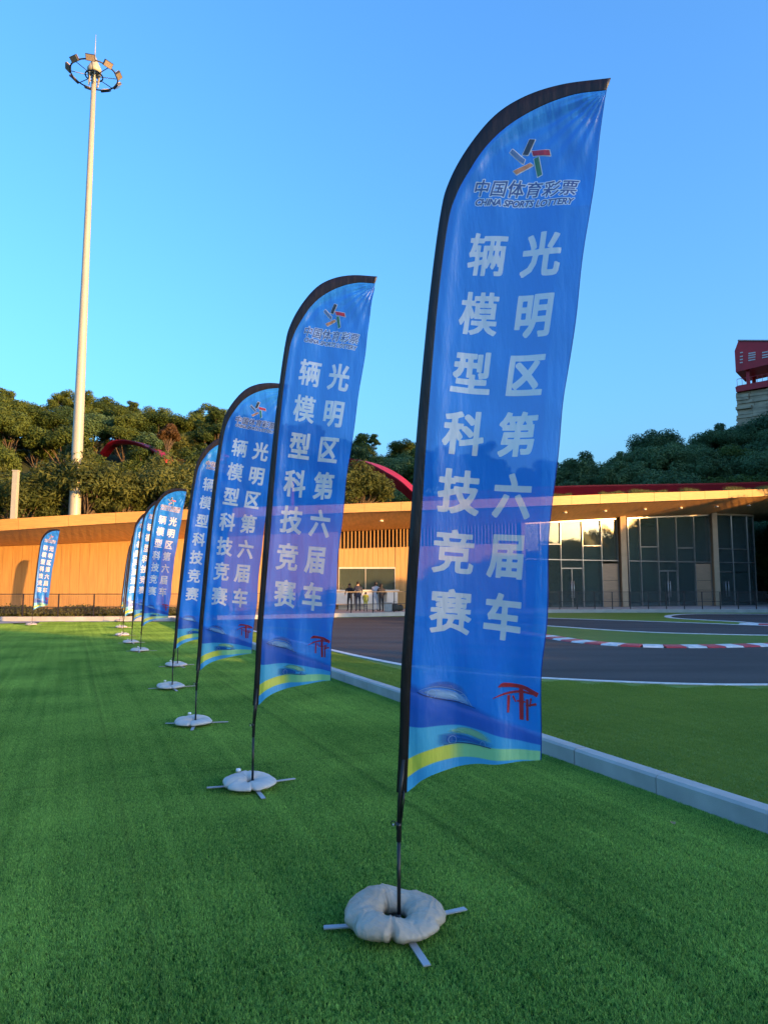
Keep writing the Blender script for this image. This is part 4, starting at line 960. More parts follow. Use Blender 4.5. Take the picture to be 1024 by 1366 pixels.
# ================================================================== PEOPLE on the terrace
def person(px, D, rz, h, top, legs, label, arms=((.05, .25), (.05, .25)), lean=0.0, hairlen=.0, stride=.06, coat=.80):
    q = at(px, 800, D); s = h/1.72
    root = empty('person', (q.x, D, TER), rz, label=label, cat='person', group='people standing on the terrace by the counter')
    V_ = []; E_ = []; Rd = []
    def v(p, r): V_.append(Vector(p)); Rd.append(r if isinstance(r, tuple) else (r, r)); return len(V_)-1
    ln = lambda z: lean*max(0, z-.95)
    pel = v((0, 0, .97), (.155, .12)); wa = v((0, ln(1.12), 1.12), (.135, .10)); ch = v((0, ln(1.33), 1.33), (.17, .115)); nb = v((0, ln(1.46), 1.46), (.075, .07)); nk = v((0, ln(1.52)+.01, 1.52), .052); hd_ = v((0, ln(1.60)+.02, 1.615), (.078, .095)); ht_ = v((0, ln(1.68)+.015, 1.675), (.062, .075))
    E_ += [(pel, wa), (wa, ch), (ch, nb), (nb, nk), (nk, hd_), (hd_, ht_)]
    hands = []
    for sgn, (el, fw) in zip((-1, 1), arms):
        sh = v((sgn*.185, ln(1.40), 1.405), .062); e = v((sgn*(.235), ln(1.15)+el, 1.14), .046); wr = v((sgn*.19, ln(1.1)+el+fw, 1.14-.22+fw*.55), .032); ha = v((sgn*.18, ln(1.1)+el+fw+.05, 1.14-.28+fw*.75), (.036, .022))
        E_ += [(ch, sh), (sh, e), (e, wr), (wr, ha)]; hands.append((V_[ha], V_[ha]-V_[wr], sgn))
        hp = v((sgn*.09, 0, .90), .088); kn = v((sgn*.10, .02+sgn*stride*.5, .50), .062); an = v((sgn*.105, -.01+sgn*stride, .10), .042); to_ = v((sgn*.12, .12+sgn*stride, .045), (.042, .035))
        E_ += [(pel, hp), (hp, kn), (kn, an), (an, to_)]
    me = bpy.data.meshes.new('body'); me.from_pydata(V_, E_, []); o = link_mesh('tmp_body', me)
    sk = o.modifiers.new('skin', 'SKIN'); 
    for i, sv_ in enumerate(me.skin_vertices[0].data): sv_.radius = Rd[i]; sv_.use_root = (i == 0)
    ss_ = o.modifiers.new('sub', 'SUBSURF'); ss_.levels = 1; ss_.render_levels = 1
    dg = bpy.context.evaluated_depsgraph_get(); me2 = bpy.data.meshes.new_from_object(o.evaluated_get(dg)); bpy.data.objects.remove(o)
    # fingers, nose and ears join the same body mesh
    bm = bmesh.new(); bm.from_mesh(me2); ex = MB()
    for c, d, sgn in hands:
        d = d.normalized(); sd_ = d.cross(Vector((0, 0, 1))).normalized()
        for k, L_ in enumerate((.065, .075, .07, .055)):
            b0 = c + sd_*(-.026+.0175*k); ex.tube([b0, b0+d*L_*.6, b0+d*L_*.9-Vector((0, 0, .015))], [.009, .008, .006], 6)
        ex.tube([c-d*.03+sd_*.03*sgn, c+sd_*.055*sgn+d*.01], [.011, .008], 6)
    hc = V_[hd_]
    ex.tube([hc+Vector((0, .07, .01)), hc+Vector((0, .115, -.015))], [.012, .014], 6)
    for sgn in (-1, 1): ex.tube([hc+Vector((sgn*.068, -.005, -.02)), hc+Vector((sgn*.085, -.015, .02))], [.012, .018], 6)
    ts_ = ex.mesh('ex', []); 
    bm.from_mesh(ts_); bm.to_mesh(me2); bm.free()
    me2.materials.clear()
    for mm in ('skin', top, legs, 'shoe'): me2.materials.append(M[mm])
    for p in me2.polygons:
        c = p.center; r_ = math.hypot(c.x, c.y-ln(c.z)-.01)
        neckz = 1.475; mi = 2
        if c.z > neckz: mi = 0
        elif abs(c.x) > .135 and c.y > .12 + arms[0][0]+arms[0][1]*.75 + ln(1.1): mi = 0
        elif c.z > coat: mi = 1
        if c.z < .12: mi = 3
        p.material_index = mi; p.use_smooth = True
    b = link_mesh('body', me2, root); b.scale = (s, s, s)
    # hair cap, parted from the body surface
    hb = MB(); n = 10; rings = []
    cc = V_[hd_] + Vector((0, -.012, .012)); vs = []
    for i in range(7):
        a = math.pi*i/9.5
        for k in range(12):
            t = 2*math.pi*k/12; rr = math.sin(a)
            z = math.cos(a)*.112; y = math.sin(t)*rr*.108; x = math.cos(t)*rr*.088
            if y > .05 and i > 3: z += .035; 
            if i == 6 and y < .03: z -= hairlen
            vs.append(cc+Vector((x, y, z)))
    hb.add(vs, [(i*12+k, i*12+(k+1) % 12, (i+1)*12+(k+1) % 12, (i+1)*12+k) for i in range(6) for k in range(12)], 0, True)
    h_ = hb.build('hair', M['hair'], root); h_.scale = (s, s, s)
    return root
person(466.5, 39.3, R(165), 1.52, 'black_cloth', 'black_cloth', 'person in dark clothes half hidden behind the second flag, turned sideways', ((.12, .16), (.16, .2)), .10, .10)
person(477.5, 38.8, R(8), 1.62, 'navy', 'jeans', 'person in a long dark navy jacket seen from behind beside a small child', ((.10, .10), (.08, .1)), .12, .0, .04, .72)
person(487.5, 38.5, R(-5), 1.08, 'yellow', 'jeans', 'small child in a yellow-green coat standing among the adults', ((.04, .1), (.04, .1)), .04, .08, .05, .66)
person(500.5, 38.9, R(-18), 1.6, 'white_cloth', 'white_cloth', 'person in a white top and pale trousers between the child and a dark coat', ((.14, .18), (.12, .2)), .12, .06, .07, .8)
person(508.5, 38.7, R(12), 1.5, 'black_cloth', 'black_cloth', 'person in a dark knee length coat at the right end of the group', ((.12, .2), (.1, .16)), .10, .14, .05, .60)
q = at(517.5, 800, 39.2); bn = empty('litter_bin', (q.x, 39.2, TER), label='grey box-shaped bin standing right of the group of people', cat='bin')
bevel(MB().box((-.21, -.2, 0), (.21, .2, .44)).build('bin_body', M['bin'], bn), .02); bevel(MB().box((-.23, -.22, .445), (.23, .22, .49)).build('bin_lid', M['bin'], bn), .01)
for px, D, s, lb in ((526.5, 39.4, 1, 'dark soft bag on the terrace just right of the grey bin'), (533, 39.6, .85, 'dark bag beside the tallest flag sleeve on the terrace')):
    q = at(px, 800, D); bm = bmesh.new(); bmesh.ops.create_icosphere(bm, subdivisions=3, radius=1)
    for v in bm.verts:
        c = v.co.copy(); v.co = Vector((math.copysign(abs(c.x)**.7, c.x)*.24, math.copysign(abs(c.y)**.7, c.y)*.18, .21+math.copysign(abs(c.z)**.8, c.z)*.21))*s
        v.co += Vector((math.sin(c.z*7+px)*.012, 0, math.sin(c.x*6)*.015))
    me = bpy.data.meshes.new('bag'); bm.to_mesh(me); bm.free(); me.materials.append(M['darkbag']); me.polygons.foreach_set('use_smooth', [True]*len(me.polygons))
    r = empty('bag', (q.x, D, TER), label=lb, cat='bag'); link_mesh('bag_body', me, r)
    MB().tube([(-.10*s, 0, .38*s), (-.08*s, 0, .52*s), (.08*s, 0, .52*s), (.10*s, 0, .38*s)], .012, 6).build('handle', M['darkbag'], r)

# ================================================================== THE FEATHER FLAGS
LC = [(-0.011, 0.588), (0.006, 0.873), (0.015, 1.18), (0.042, 1.571), (0.068, 1.969), (0.113, 2.536), (0.181, 3.198), (0.248, 3.679), (0.301, 3.864), (0.408, 4.037), (0.555, 4.185), (0.718, 4.256), (0.914, 4.275), (1.158, 4.248)]
IC = [(0.042, 0.59), (0.056, 0.876), (0.069, 1.183), (0.096, 1.572), (0.127, 1.967), (0.168, 2.531), (0.230, 3.192), (0.29, 3.62), (0.340, 3.78), (0.415, 3.905), (0.51, 4.025), (0.636, 4.118), (0.796, 4.180), (0.97, 4.206), (1.136, 4.189)]
RC = [(0.725, 0.806), (0.748, 1.226), (0.772, 1.455), (0.795, 1.847), (0.838, 2.24), (0.879, 2.551), (0.913, 2.764), (0.976, 3.168), (1.029, 3.509), (1.071, 3.788), (1.136, 4.189)]
BC = [(0.042, 0.59), (0.083, 0.623), (0.123, 0.657), (0.207, 0.698), (0.375, 0.745), (0.553, 0.778), (0.725, 0.806)]
def catmull(pts, n=14):
    P_ = [Vector(p) for p in pts]; Q = [2*P_[0]-P_[1]] + P_ + [2*P_[-1]-P_[-2]]; out = []
    for i in range(1, len(Q)-2):
        for k in range(n):
            t = k/n; a, b, c, d = Q[i-1:i+3]; out.append(.5*((2*b)+(c-a)*t+(2*a-5*b+4*c-d)*t*t+(3*b-a-3*c+d)*t**3))
    out.append(P_[-1]); return out
def resample(pts, n, ease=1.0):
    L_ = [0]
    for a, b in zip(pts, pts[1:]): L_.append(L_[-1]+(b-a).length)
    out = []
    for i in range(n+1):
        s = L_[-1]*(i/n)
        k = max(0, min(len(pts)-2, int(np.searchsorted(L_, s, 'right'))-1)); out.append(pts[k].lerp(pts[k+1], min(1, (s-L_[k])/(L_[k+1]-L_[k]+1e-12))))
    return out
NB, NA = 190, 34
ICA = np.array([p[:] for p in catmull(IC, 6)])
LI = resample(catmull(IC), NB); LL = resample(catmull(LC), NB); RR = resample(catmull(RC), NB)
BB = resample(catmull(BC), NA)
def fold(s, z, sd):
    """displacement of the cloth out of its plane (m); works on numbers and arrays"""
    s = np.asarray(s, float); z = np.asarray(z, float)
    wv = np.maximum(0, np.minimum(s-np.interp(z, ICA[:-1, 1], ICA[:-1, 0]), np.interp(s, ICA[:, 0], ICA[:, 1])-z+(s < .06))); sin, exp = np.sin, np.exp
    a = .010*sin(wv*22 + z*1.3 + sd*1.7)*exp(-wv*2.2) + .007*sin(s*13 - z*2.1 + sd)*(.4+.6*sin(z*1.1+sd)**2)
    a = a + .024*exp(-((z-.9)/.55)**2)*sin(s*17 + 3.2*z + sd*.9) + .006*sin(z*4.3+s*3+sd*2.3)
    a = a + .065*sin(np.minimum(1, wv/.62)*math.pi)*(.55+.45*sin(z*.9+sd))        # the cloth bellies in the breeze
    a = a + .008*sin(wv*52+z*.8+sd)*exp(-wv*11) + .0035*sin((s*.9+z*.35)*38+sd)*exp(-((z-3.9)/.35)**2) + .004*sin((s-z*.5)*26+sd*2)*exp(-((z-1.25)/.5)**2)
    a = a + .012*sin(s*9-z*1.2+sd*2.0)*exp(-((z-1.4)/.9)**2) + .0045*sin(wv*36+z*.5-sd)*exp(-((z-1.2)/1.0)**2) + .004*sin((s*.8+z)*15+sd)*exp(-((z-2.6)/.5)**2)
    tipd = np.hypot(s-1.136, z-4.189); a = a + .006*sin(np.arctan2(z-4.189, s-1.136)*26)*exp(-tipd/.5)
    return a*np.minimum(1, wv/.05)*np.minimum(1, tipd/.15)
def at_fracs(pts, fr):
    A_ = np.array([p[:] for p in pts]); L_ = np.concatenate([[0], np.cumsum(np.linalg.norm(np.diff(A_, axis=0), axis=1))]); L_ /= L_[-1]
    return np.stack([np.interp(fr, L_, A_[:, 0]), np.interp(fr, L_, A_[:, 1])], 1)
FB_ = np.concatenate([np.arange(0, .74, .0015), np.arange(.74, .93, .00075), np.linspace(.93, 1, 48)]); FA_ = np.linspace(0, 1, 176)
def cloth_plane():
    l = at_fracs(catmull(IC), FB_)[:, None, :]; r = at_fracs(catmull(RC), FB_)[:, None, :]; a = FA_[None, :, None]
    P_ = l*(1-a)+r*a
    bb = at_fracs(catmull(BC), FA_)[None]; base = (l[0]*(1-a[0])+r[0]*a[0])[None]
    k = (np.maximum(0, 1-FB_/.12)**1.5)[:, None, None]; return P_ + (bb-base)*k
PLANE = cloth_plane()
def field(segs, bold, vals, ax=(1, 0)):
    """lower vals (signed distance) by the glyph outlined by segs, fattened by bold"""
    a = segs[:, 0]; b = segs[:, 1]; lo = segs.min((0, 1))-.02; hi = segs.max((0, 1))+.02
    P_ = PLANE.reshape(-1, 2); idx = np.nonzero((P_[:, 0] > lo[0]) & (P_[:, 0] < hi[0]) & (P_[:, 1] > lo[1]) & (P_[:, 1] < hi[1]))[0]
    for c in range(0, len(idx), 4000):
        ii = idx[c:c+4000]; p = P_[ii][:, None]; ab = (b-a)[None]; t = np.clip(((p-a[None])*ab).sum(2)/((ab**2).sum(2)+1e-12), 0, 1)
        cv = (a[None]+ab*t[..., None])-p; dd = (cv**2).sum(2); j = dd.argmin(1); cv = cv[np.arange(len(ii)), j]; n_ = math.hypot(ax[0], ax[1]); u_ = np.abs(cv[:, 0]*ax[0]+cv[:, 1]*ax[1])/n_; w_ = np.abs(-cv[:, 0]*ax[1]+cv[:, 1]*ax[0])/n_; d = np.maximum(u_, w_)*.85+np.sqrt(dd.min(1))*.15
        cr = (a[None, :, 1] > p[..., 1]) != (b[None, :, 1] > p[..., 1]); xx = a[None, :, 0]+(p[..., 1]-a[None, :, 1])*ab[..., 0]/np.where(np.abs(ab[..., 1]) < 1e-9, 1e-9, ab[..., 1])
        ins = ((cr & (xx > p[..., 0])).sum(1) % 2) == 1
        vals[ii] = np.minimum(vals[ii], np.where(ins, -d, d)-bold)
def outline(txt, shear=0):
    c = bpy.data.curves.new('t', 'FONT'); c.body = txt; c.size = 1; c.resolution_u = 3; c.shear = shear; c.fill_mode = 'NONE'
    o = bpy.data.objects.new('t', c); col.objects.link(o); dg = bpy.context.evaluated_depsgraph_get(); dg.update()
    me = bpy.data.meshes.new_from_object(o.evaluated_get(dg)); bpy.data.objects.remove(o); bpy.data.curves.remove(c)
    v = np.zeros(len(me.vertices)*3); me.vertices.foreach_get('co', v); e = np.zeros(len(me.edges)*2, np.int32); me.edges.foreach_get('vertices', e)
    bpy.data.meshes.remove(me); return v.reshape(-1, 3)[:, :2][e.reshape(-1, 2)]
def placed(sg, cx, cy, sx, sy, ax, ay, o_):
    q = sg-np.array([cx, cy]); return np.array(o_[:]) + q[..., :1]*sx*np.array(ax[:]) + q[..., 1:]*sy*np.array(ay[:])
def cloth_mesh(sd):
    nb, na = PLANE.shape[:2]; P_ = PLANE.reshape(-1, 2); s = P_[:, 0].copy(); z = P_[:, 1]
    edge = np.zeros((nb, na), bool); edge[1:-8, -1] = True
    v = np.stack([s, fold(s, z, sd), z], 1).reshape(nb, na, 3); v[:-8, -12:, 0] += (.004*np.sin(v[:-8, -12:, 2]*9+sd))*np.linspace(0, 1, 12)[None]
    me = bpy.data.meshes.new('flag_cloth'); me.vertices.add(nb*na); me.vertices.foreach_set('co', v.ravel())
    i = np.arange(nb*na).reshape(nb, na); f = np.stack([i[:-1, :-1], i[:-1, 1:], i[1:, 1:], i[1:, :-1]], -1).reshape(-1, 4); nf = len(f)
    me.loops.add(nf*4); me.loops.foreach_set('vertex_index', f.ravel().astype(np.int32)); me.polygons.add(nf)
    me.polygons.foreach_set('loop_start', np.arange(0, nf*4, 4, dtype=np.int32)); me.polygons.foreach_set('loop_total', np.full(nf, 4, np.int32))
    ul = me.uv_layers.new(name='UVMap'); ul.data.foreach_set('uv', P_[f.ravel()].ravel())
    for nm, val in INK.items(): a_ = me.attributes.new(nm, 'FLOAT', 'POINT'); a_.data.foreach_set('value', val)
    me.polygons.foreach_set('use_smooth', np.ones(nf, bool)); me.materials.append(M['flag']); me.update(); return me
# ---- flat prints in the cloth's own plane (metres): collected as bmeshes, cut to a fine grid, then laid on the folds
def poly_bm(dst, pts):
    try: dst.faces.new([dst.verts.new((p[0], 0, p[1])) for p in pts])
    except ValueError: pass
def stroke_bm(dst, pts, wds, n=6):
    P_ = catmull(pts, n); k = len(P_); W = [wds[min(int(i/(k-1)*(len(wds)-1)), len(wds)-2)]*(1-(i/(k-1)*(len(wds)-1)) % 1)+wds[min(int(i/(k-1)*(len(wds)-1))+1, len(wds)-1)]*((i/(k-1)*(len(wds)-1)) % 1) if i < k-1 else wds[-1] for i in range(k)]
    A_ = []; B_ = []
    for i, p in enumerate(P_):
        d = (P_[min(i+1, k-1)]-P_[max(i-1, 0)]).normalized(); q = Vector((-d.y, d.x))*W[i]/2; A_.append(dst.verts.new(((p+q).x, 0, (p+q).y))); B_.append(dst.verts.new(((p-q).x, 0, (p-q).y)))
    for i in range(k-1): dst.faces.new((A_[i], B_[i], B_[i+1], A_[i+1]))
RCOL = [(0.785, 3.366), (0.736, 3.051), (0.684, 2.738), (0.639, 2.427), (0.606, 2.106), (0.571, 1.801), (0.542, 1.488)]
LCOL = [(0.498, 3.418), (0.445, 3.102), (0.401, 2.779), (0.356, 2.456), (0.325, 2.142), (0.291, 1.825), (0.27, 1.511)]
prints = {}
INK = {'ink_white': np.full(PLANE.shape[0]*PLANE.shape[1], .05), 'ink_navy': np.full(PLANE.shape[0]*PLANE.shape[1], .05)}
for colm, txt in ((RCOL, '光明区第六届车'), (LCOL, '辆模型科技竞赛')):
    for i, ch in enumerate(txt):
        o_ = Vector(colm[i]); up = (Vector(colm[max(0, i-1)])-Vector(colm[min(6, i+1)])).normalized(); ax = (Vector(RCOL[i])-Vector(LCOL[i])).normalized()
        field(placed(outline(ch), .5, .36, .212, .242, ax, up, o_), .0052 if ch in '辆赛模竞' else .0072, INK['ink_white'], ax)
INK['ink_edge'] = (np.repeat((1-FA_)[None], len(FB_), 0)*np.linalg.norm(PLANE[:, -1]-PLANE[:, 0], axis=1)[:, None]).ravel()-.0055
ax = (Vector((.975, 3.698))-Vector((.434, 3.807))).normalized(); up = Vector((.17, .985)).normalized()
for nm, o1, o2 in (('ink_white', .0052, .0048), ('ink_navy', .0012, .0014)):
    for i, ch in enumerate('中国体育彩票'):
        o_ = Vector((.478, 3.793)).lerp(Vector((.935, 3.704)), i/5); field(placed(outline(ch), .5, .36, .090, .098, ax, (up+ax*.12).normalized(), o_), o1, INK[nm])
    g_ = outline('CHINA SPORTS LOTTERY', .22); x0_, x1_ = g_[..., 0].min(), g_[..., 0].max()
    field(placed(g_, (x0_+x1_)/2, .36, .525/(x1_-x0_), .050, ax, up, Vector((.7, 3.672))), o2, INK[nm])
BARS = [('p_dark', [(0.736, 4.026), (0.766, 4.016), (0.726, 3.942), (0.697, 3.949)]), ('p_bred', [(0.745, 3.961), (0.839, 3.939), (0.844, 3.908), (0.754, 3.928)]),
        ('p_green', [(0.757, 3.91), (0.783, 3.915), (0.796, 3.819), (0.772, 3.811)]), ('p_orange', [(0.648, 3.858), (0.736, 3.892), (0.751, 3.876), (0.665, 3.836)]), ('p_slate', [(0.646, 3.985), (0.71, 3.917), (0.701, 3.891), (0.632, 3.966)])]
for k, (mm, q) in enumerate(BARS):
    field(np.array([[q[i], q[(i+1) % 4]] for i in range(4)]), .0036, INK['ink_white'])
    B = prints['emblem_bar.%d' % k] = bmesh.new(); poly_bm(B, q)
STROKES = [([.004,.022,.018,.02,.024], [(.521,1.143),(.549,1.155),(.611,1.153),(.667,1.143),(.722,1.119)]), ([.003,.01,.012,.008], [(.494,1.086),(.554,1.112),(.629,1.126),(.699,1.122)]),
    ([.014,.01], [(.572,1.106),(.568,1.021)]), ([.022,.024,.02], [(.634,1.146),(.634,1.073),(.634,.99)]), ([.014,.012], [(.666,1.093),(.664,.99)]), ([.01,.006], [(.591,1.103),(.605,1.073)]),
    ([.008,.008], [(.61,1.079),(.656,1.078)]), ([.01,.006], [(.687,1.101),(.679,1.057)]), ([.006,.012], [(.656,1.061),(.714,1.075)])]
B = prints['red_brush_emblem'] = bmesh.new()
for wds, q in STROKES: stroke_bm(B, q, wds)
B = prints['car_outline'] = bmesh.new()
def circ(B, c, r, wd): stroke_bm(B, [(c[0]+r*math.cos(a), c[1]+r*math.sin(a)) for a in [2*math.pi*i/10 for i in range(11)]], [wd, wd], 3)
circ(B, (.176, 1.093), .021, .003); circ(B, (.323, 1.067), .021, .003); circ(B, (.268, .857), .019, .003); circ(B, (.437, .855), .014, .0025)
stroke_bm(B, [(.112, 1.107), (.15, 1.122), (.2, 1.128), (.27, 1.115), (.33, 1.09), (.378, 1.03)], [.002, .003])
B = prints['car_underline'] = bmesh.new()
stroke_bm(B, [(.105, 1.102), (.14, 1.086), (.209, 1.066), (.3, 1.047), (.398, 1.028)], [.004, .005, .003]); stroke_bm(B, [(.228, .833), (.307, .844), (.396, .847), (.484, .845)], [.003, .005, .004])
GLOW = [  # soft airbrushed shapes: (outline, centre, colour, strength)
    ([(.112, 1.107), (.179, 1.072), (.28, 1.052), (.378, 1.032), (.34, 1.075), (.29, 1.10), (.23, 1.115), (.16, 1.12)], (.25, 1.085), (.45, .66, .78), .75),
    ([(.13, 1.12), (.2, 1.12), (.29, 1.10), (.35, 1.07), (.33, 1.12), (.27, 1.15), (.2, 1.155), (.15, 1.14)], (.24, 1.128), (.12, .16, .42), .6),
    ([(.238, .899), (.298, .922), (.377, .924), (.454, .905), (.486, .874), (.435, .871), (.357, .886), (.278, .888)], (.36, .905), (.45, .68, .30), .85),
    ([(.200, .885), (.25, .893), (.357, .888), (.480, .866), (.484, .847), (.396, .848), (.307, .845), (.205, .832)], (.31, .865), (.01, .11, .45), .85)]
def lay(bm, sd, off, name, m, colors=None):
    xs = [v.co.x for v in bm.verts]; zs2 = [v.co.z for v in bm.verts]
    bm = bm.copy()
    for lo, hi, nrm in ((min(xs), max(xs), (1, 0, 0)), (min(zs2), max(zs2), (0, 0, 1))):
        k = math.ceil(lo/.03)*.03
        while k < hi:
            co = (k, 0, 0) if nrm[0] else (0, 0, k)
            bmesh.ops.bisect_plane(bm, geom=bm.verts[:]+bm.edges[:]+bm.faces[:], dist=1e-5, plane_co=co, plane_no=nrm); k += .03
    for v in bm.verts: v.co.y = float(fold(v.co.x, v.co.z, sd)) - off
    bmesh.ops.triangulate(bm, faces=bm.faces[:])
    bm.normal_update()
    for f in bm.faces:
        if f.normal.y > 0: f.normal_flip()
    me = bpy.data.meshes.new(name); bm.to_mesh(me); bm.free(); me.materials.append(m); return me
def glow_mesh(sd, spec):
    outl, c, colr, st = spec; vs = []; cols = []; fs = []; n = len(outl)*4
    O_ = catmull(list(outl)+[outl[0]], 4)[:-1]; n = len(O_); c = Vector(c)
    for ring, al in ((0, 1), (.35, .95), (.7, .6), (1.0, 0)):
        for p in O_:
            q = c.lerp(p, ring*1.05); vs.append((q.x, float(fold(q.x, q.y, sd))-.0025, q.y)); cols.append(colr+(al*st,))
    for r_ in range(3):
        for i in range(n): fs.append((r_*n+i, r_*n+(i+1) % n, (r_+1)*n+(i+1) % n, (r_+1)*n+i))
    me = bpy.data.meshes.new('car_picture'); me.from_pydata(vs, [], fs); a = me.color_attributes.new('print', 'FLOAT_COLOR', 'POINT'); a.data.foreach_set('color', np.array(cols).ravel())
    me.materials.append(M['p_alpha']); me.update(); return me
def print_set(sd):
    out = []
    for k, (mm, q) in enumerate(BARS):
        out.append(('emblem_bar', lay(prints['emblem_bar.%d' % k], sd, .003, 'emblem_bar', M[mm])))
    out.append(('red_brush_emblem', lay(prints['red_brush_emblem'], sd, .004, 'red_brush_emblem', M['p_red'])))
    out.append(('car_outline', lay(prints['car_outline'], sd, .006, 'car_outline', M['p_line'])))
    out.append(('car_underline', lay(prints['car_underline'], sd, .0065, 'car_underline', M['p_undr'])))
    for g_ in GLOW: out.append(('car_picture', glow_mesh(sd, g_)))
    return out
def sleeve_mesh():
    mb = MB(); vs = []; n = 12; k = len(LL)
    for j in range(k):
        l, r = LL[j], LI[j]; c = (l+r)/2; hw = (r-l).length/2+.002; d = (r-l).normalized()
        pr = j/(k-1); th_ = .013*(1-.6*pr)
        # the pole inside makes a ridge, nearer the outer side
        for i in range(n):
            a = 2*math.pi*i/n; u = math.cos(a); bulge = math.exp(-((u+.25)/.35)**2)
            y = math.sin(a)*(th_*.35+th_*.9*bulge); vs.append((c.x+d.x*u*hw, y, c.y+d.y*u*hw))
    fs = [(j*n+i, j*n+(i+1) % n, (j+1)*n+(i+1) % n, (j+1)*n+i) for j in range(k-1) for i in range(n)] + [tuple((k-1)*n+i for i in range(n))]
    mb.add(vs, fs, 0, True); return mb.mesh('sleeve', M['sleeve'])
SLEEVE = sleeve_mesh()
def bag_mesh(sd, clefts, flat, r0_=.146, rm_=.090, m='bag'):
    g = random.Random(sd); nu, nv = 96, 28; vs = []
    flat0 = flat
    for i in range(nu):
        a = 2*math.pi*i/nu; flat = flat0*(1+.20*math.cos(a-R(125))+.09*math.sin(3*a+sd)); sh = 1+.035*math.sin(a*2+sd)+.025*math.sin(a*3+sd*2)
        dip = 0
        for c, dp, wd in clefts:
            da = (a-c+math.pi) % (2*math.pi)-math.pi; dip += dp*math.exp(-(da/wd)**2)
        for j in range(nv):
            b = 2*math.pi*j/nv; r0, rm = r0_*sh, rm_*(1-.25*dip)
            rr = r0 + rm*math.cos(b)*sh - dip*.05*max(0, math.cos(b)); z = .068*flat*(1-.30*dip*max(0, math.cos(b)))*math.sin(b)
            z = (z if z > 0 else z*.8)
            wr = .0032*(1-abs(math.sin(a*4.5+math.sin(b+a)*1.3+sd)))**5*(.3+max(0, math.sin(b))) + .0016*math.sin(a*23+math.sin(b*2+a*3)*2)*max(0, math.cos(b)+.1)*(.5+.5*math.sin(a*2.0+sd))+.0016*math.sin(a*11+b*3+sd)+.003*math.sin(a*5-b*2)
            for c, dp, wd in clefts:
                da = (a-c+math.pi) % (2*math.pi)-math.pi; wr += .007*dp*math.sin(da*34)*math.exp(-(da/.25)**2)*(.4+abs(math.cos(b)))
            rr += wr*math.cos(b); z += wr*math.sin(b)*1.0
            vs.append((rr*math.cos(a), rr*math.sin(a), max(.012, z+.068*flat)))
    mb = MB().add(vs, [(i*nv+j, ((i+1) % nu)*nv+j, ((i+1) % nu)*nv+(j+1) % nv, i*nv+(j+1) % nv) for i in range(nu) for j in range(nv)], 0, True)
    return mb.mesh('water_bag', M[m])
LEGA = [R(-176), R(-73), R(27), R(106)]; LEGL = [.36, .385, .38, .34]
BAG1 = bag_mesh(1, [(R(-150), .35, .16), (R(-92), .75, .055), (R(118), .6, .12), (R(-20), .3, .09)], .80)
BAG2 = bag_mesh(4, [(R(-140), .35, .07), (R(-77), .8, .06), (R(-10), .3, .07), (R(100), .4, .08)], .54, .122, .100, 'bag_pale')
LEGM = {}
def leg_mesh(L_):
    mb = MB(); mb.beam((.02, 0, .034), (L_, 0, .026), .034, .006, Vector((0, 0, 1)))
    return mb.mesh('leg', M['leg_steel'])
LEGM = [leg_mesh(L_) for L_ in LEGL]
POLE = MB().tube([(0, 0, .02), (0, 0, .42)], .0095, 12).tube([(0, 0, .41), (.006, 0, .60), (.025, 0, .80)], [.0125, .0125, .012], 12).mesh('pole', M['pole_black'])
COLLAR = MB().tube([(0, 0, .405), (0, 0, .44)], .0155, 12).tube([(-.03+.012*math.cos(a), 0, .43+.012*math.sin(a)) for a in [2*math.pi*i/12 for i in range(13)]], .0025, 5, False).mesh('collar', M['pole_black'])
RINGM = MB().tube([(-.028, -.004, .418), (-.028, -.004, .430)], [.006, .004], 8).mesh('hook', M['steel'])
CORD = MB().tube([(.030, -.004, .60), (.028, -.006, .54), (.016, -.012, .44)], [.006, .0045, .004], 6).mesh('tension_cord', M['pole_black'])
PLATE = MB().tube([(0, 0, .016), (0, 0, .026)], .045, 16).tube([(0, 0, .026), (0, 0, .075)], .0125, 12).mesh('base_plate', M['pole_black'])
VALVE = MB().tube([(-.10, .13, .092), (-.10, .13, .112)], [.022, .018], 12).mesh('valve', M['white_tag'])
SETS = {}
def cloth_set(sd):
    if sd not in SETS: SETS[sd] = (cloth_mesh(sd), print_set(sd))
    return SETS[sd]
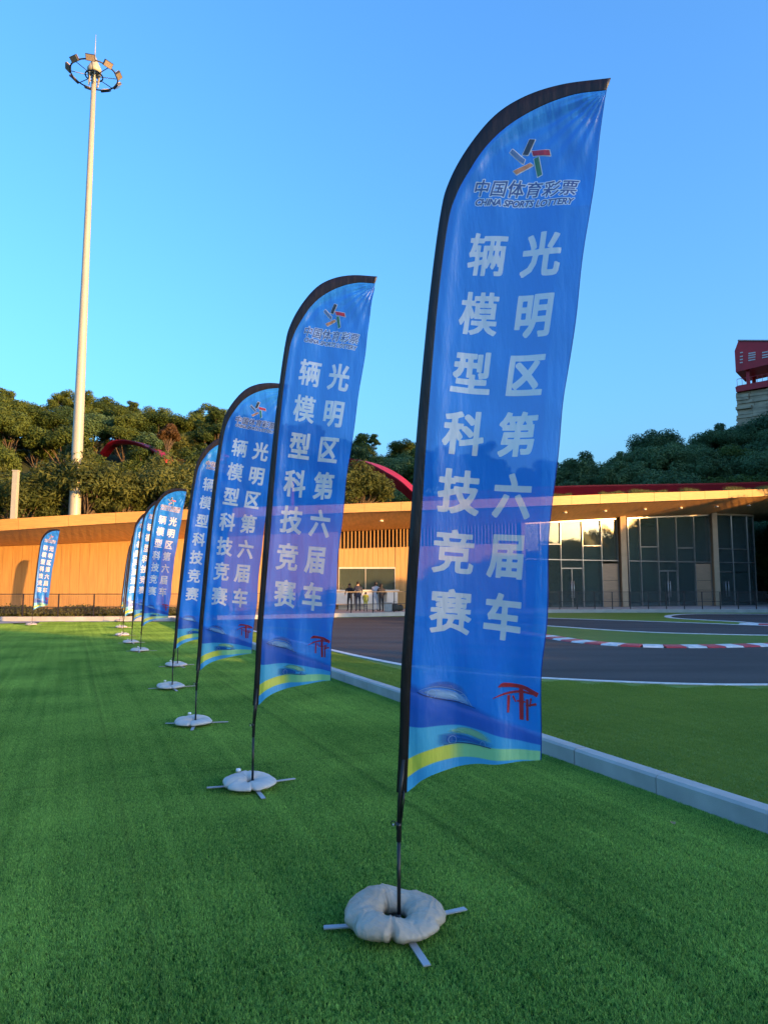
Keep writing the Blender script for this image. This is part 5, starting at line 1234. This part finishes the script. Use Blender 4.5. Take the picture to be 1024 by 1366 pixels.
def feather_flag(base, yaw, sd, sx, sz, rbase, bagm, label, lean=0.0, bag_off=(-.025, -.01), q_=.945, dz=.085):
    root = empty('feather_flag', (base.x, base.y, 0), 0, label=label, cat='feather flag', group='blue feather flags in a row on the turf')
    cm, pr = cloth_set(sd)
    rot = Matrix.Rotation(yaw, 4, 'Z') @ Matrix.Rotation(lean, 4, 'Y') @ Matrix.Translation((0, 0, dz)) @ Matrix.Diagonal((sx*q_, 1, sz*q_, 1))
    rotp = Matrix.Rotation(yaw, 4, 'Z') @ Matrix.Diagonal((1, 1, 1, 1))
    def put(nm, me, par, mtx=None):
        o = link_mesh(nm, me, par)
        if mtx is not None: o.matrix_local = mtx
        return o
    put('pole', POLE, root, rotp); put('collar', COLLAR, root, rot); put('hook', RINGM, root, rot); put('tension_cord', CORD, root, rot); put('sleeve', SLEEVE, root, rot)
    c = put('flag_cloth', cm, root, rot)
    for nm, me in pr: put(nm, me, c)
    rb = Matrix.Rotation(rbase, 4, 'Z')
    bp_ = put('base_plate', PLATE, root, rb)
    for a, me in zip(LEGA, LEGM): put('leg', me, root, rb @ Matrix.Rotation(a, 4, 'Z'))
    b = put('water_bag', bagm, root, Matrix.Translation((bag_off[0], bag_off[1], .02)) @ rb)
    put('valve', VALVE, b)
    return root
FL = [((532, 1215), -20, 0, 1, 1, 0, 'tallest nearest blue feather flag, right of centre, on a puffy grey water bag'),
      ((337, 1037), -9, 1, .935, 1.04, 6, 'second nearest blue feather flag, standing left of the tallest one'),
      ((261, 958), -2, 2, .96, .998, -8, 'third nearest blue feather flag, its tip hidden behind the second pole'),
      ((230, 912), 2, 0, .96, .99, 10, 'fourth nearest blue feather flag, between the third pole and a hidden pole'),
      ((237, 884), -4, 1, .95, .985, 20, 'fifth blue feather flag, mostly covered by the fourth one in front of it'),
      ((188, 865), 3, 2, .96, .985, -5, 'sixth blue feather flag, fully visible with its tip beside the fourth sleeve'),
      ((176, 854.5), -3, 1, .96, .985, 12, 'seventh blue feather flag, a narrow strip seen left of the sixth'),
      ((164.5, 845), 2, 0, .96, .98, -15, 'eighth blue feather flag from the viewer, just right of the last upright pair'),
      ((163, 835), 8, 1, .95, .95, 4, 'ninth blue feather flag, thin and overlapped near the far end of the row'),
      ((160.5, 826.6), 0, 1, .95, .92, 8, 'tenth blue feather flag, farthest of the row beside the low hedge'),
      ((43, 831.5), 3, 2, .90, .95, -10, 'lone blue feather flag at far left in front of the orange timber wall')]
for (bp, yaw, sd, sx, sz, rb, lb) in FL:
    feather_flag(ground(*bp, .09), R(yaw), sd, sx, sz, R(rb), BAG1 if bp[0] == 532 else BAG2, lb, 0 if bp[0] in (532, 337, 261) else R(random.uniform(-.9, .9)))
for b in prints.values(): b.free()

q = ground(897, 1098, .02); mb = MB(); mb.add([(0, -.03, 0), (.016, -.012, .008), (.02, .008, .006), (0, .034, .002), (-.018, .01, .009), (-.015, -.012, .004), (0, 0, -.002)], [(6, 0, 1), (6, 1, 2), (6, 2, 3), (6, 3, 4), (6, 4, 5), (6, 5, 0)])
mb.build('fallen_leaf', mat('dry_leaf', (.30, .22, .08), .7), None, q, label='single small dry leaf lying on the turf close to the concrete kerb', cat='leaf')
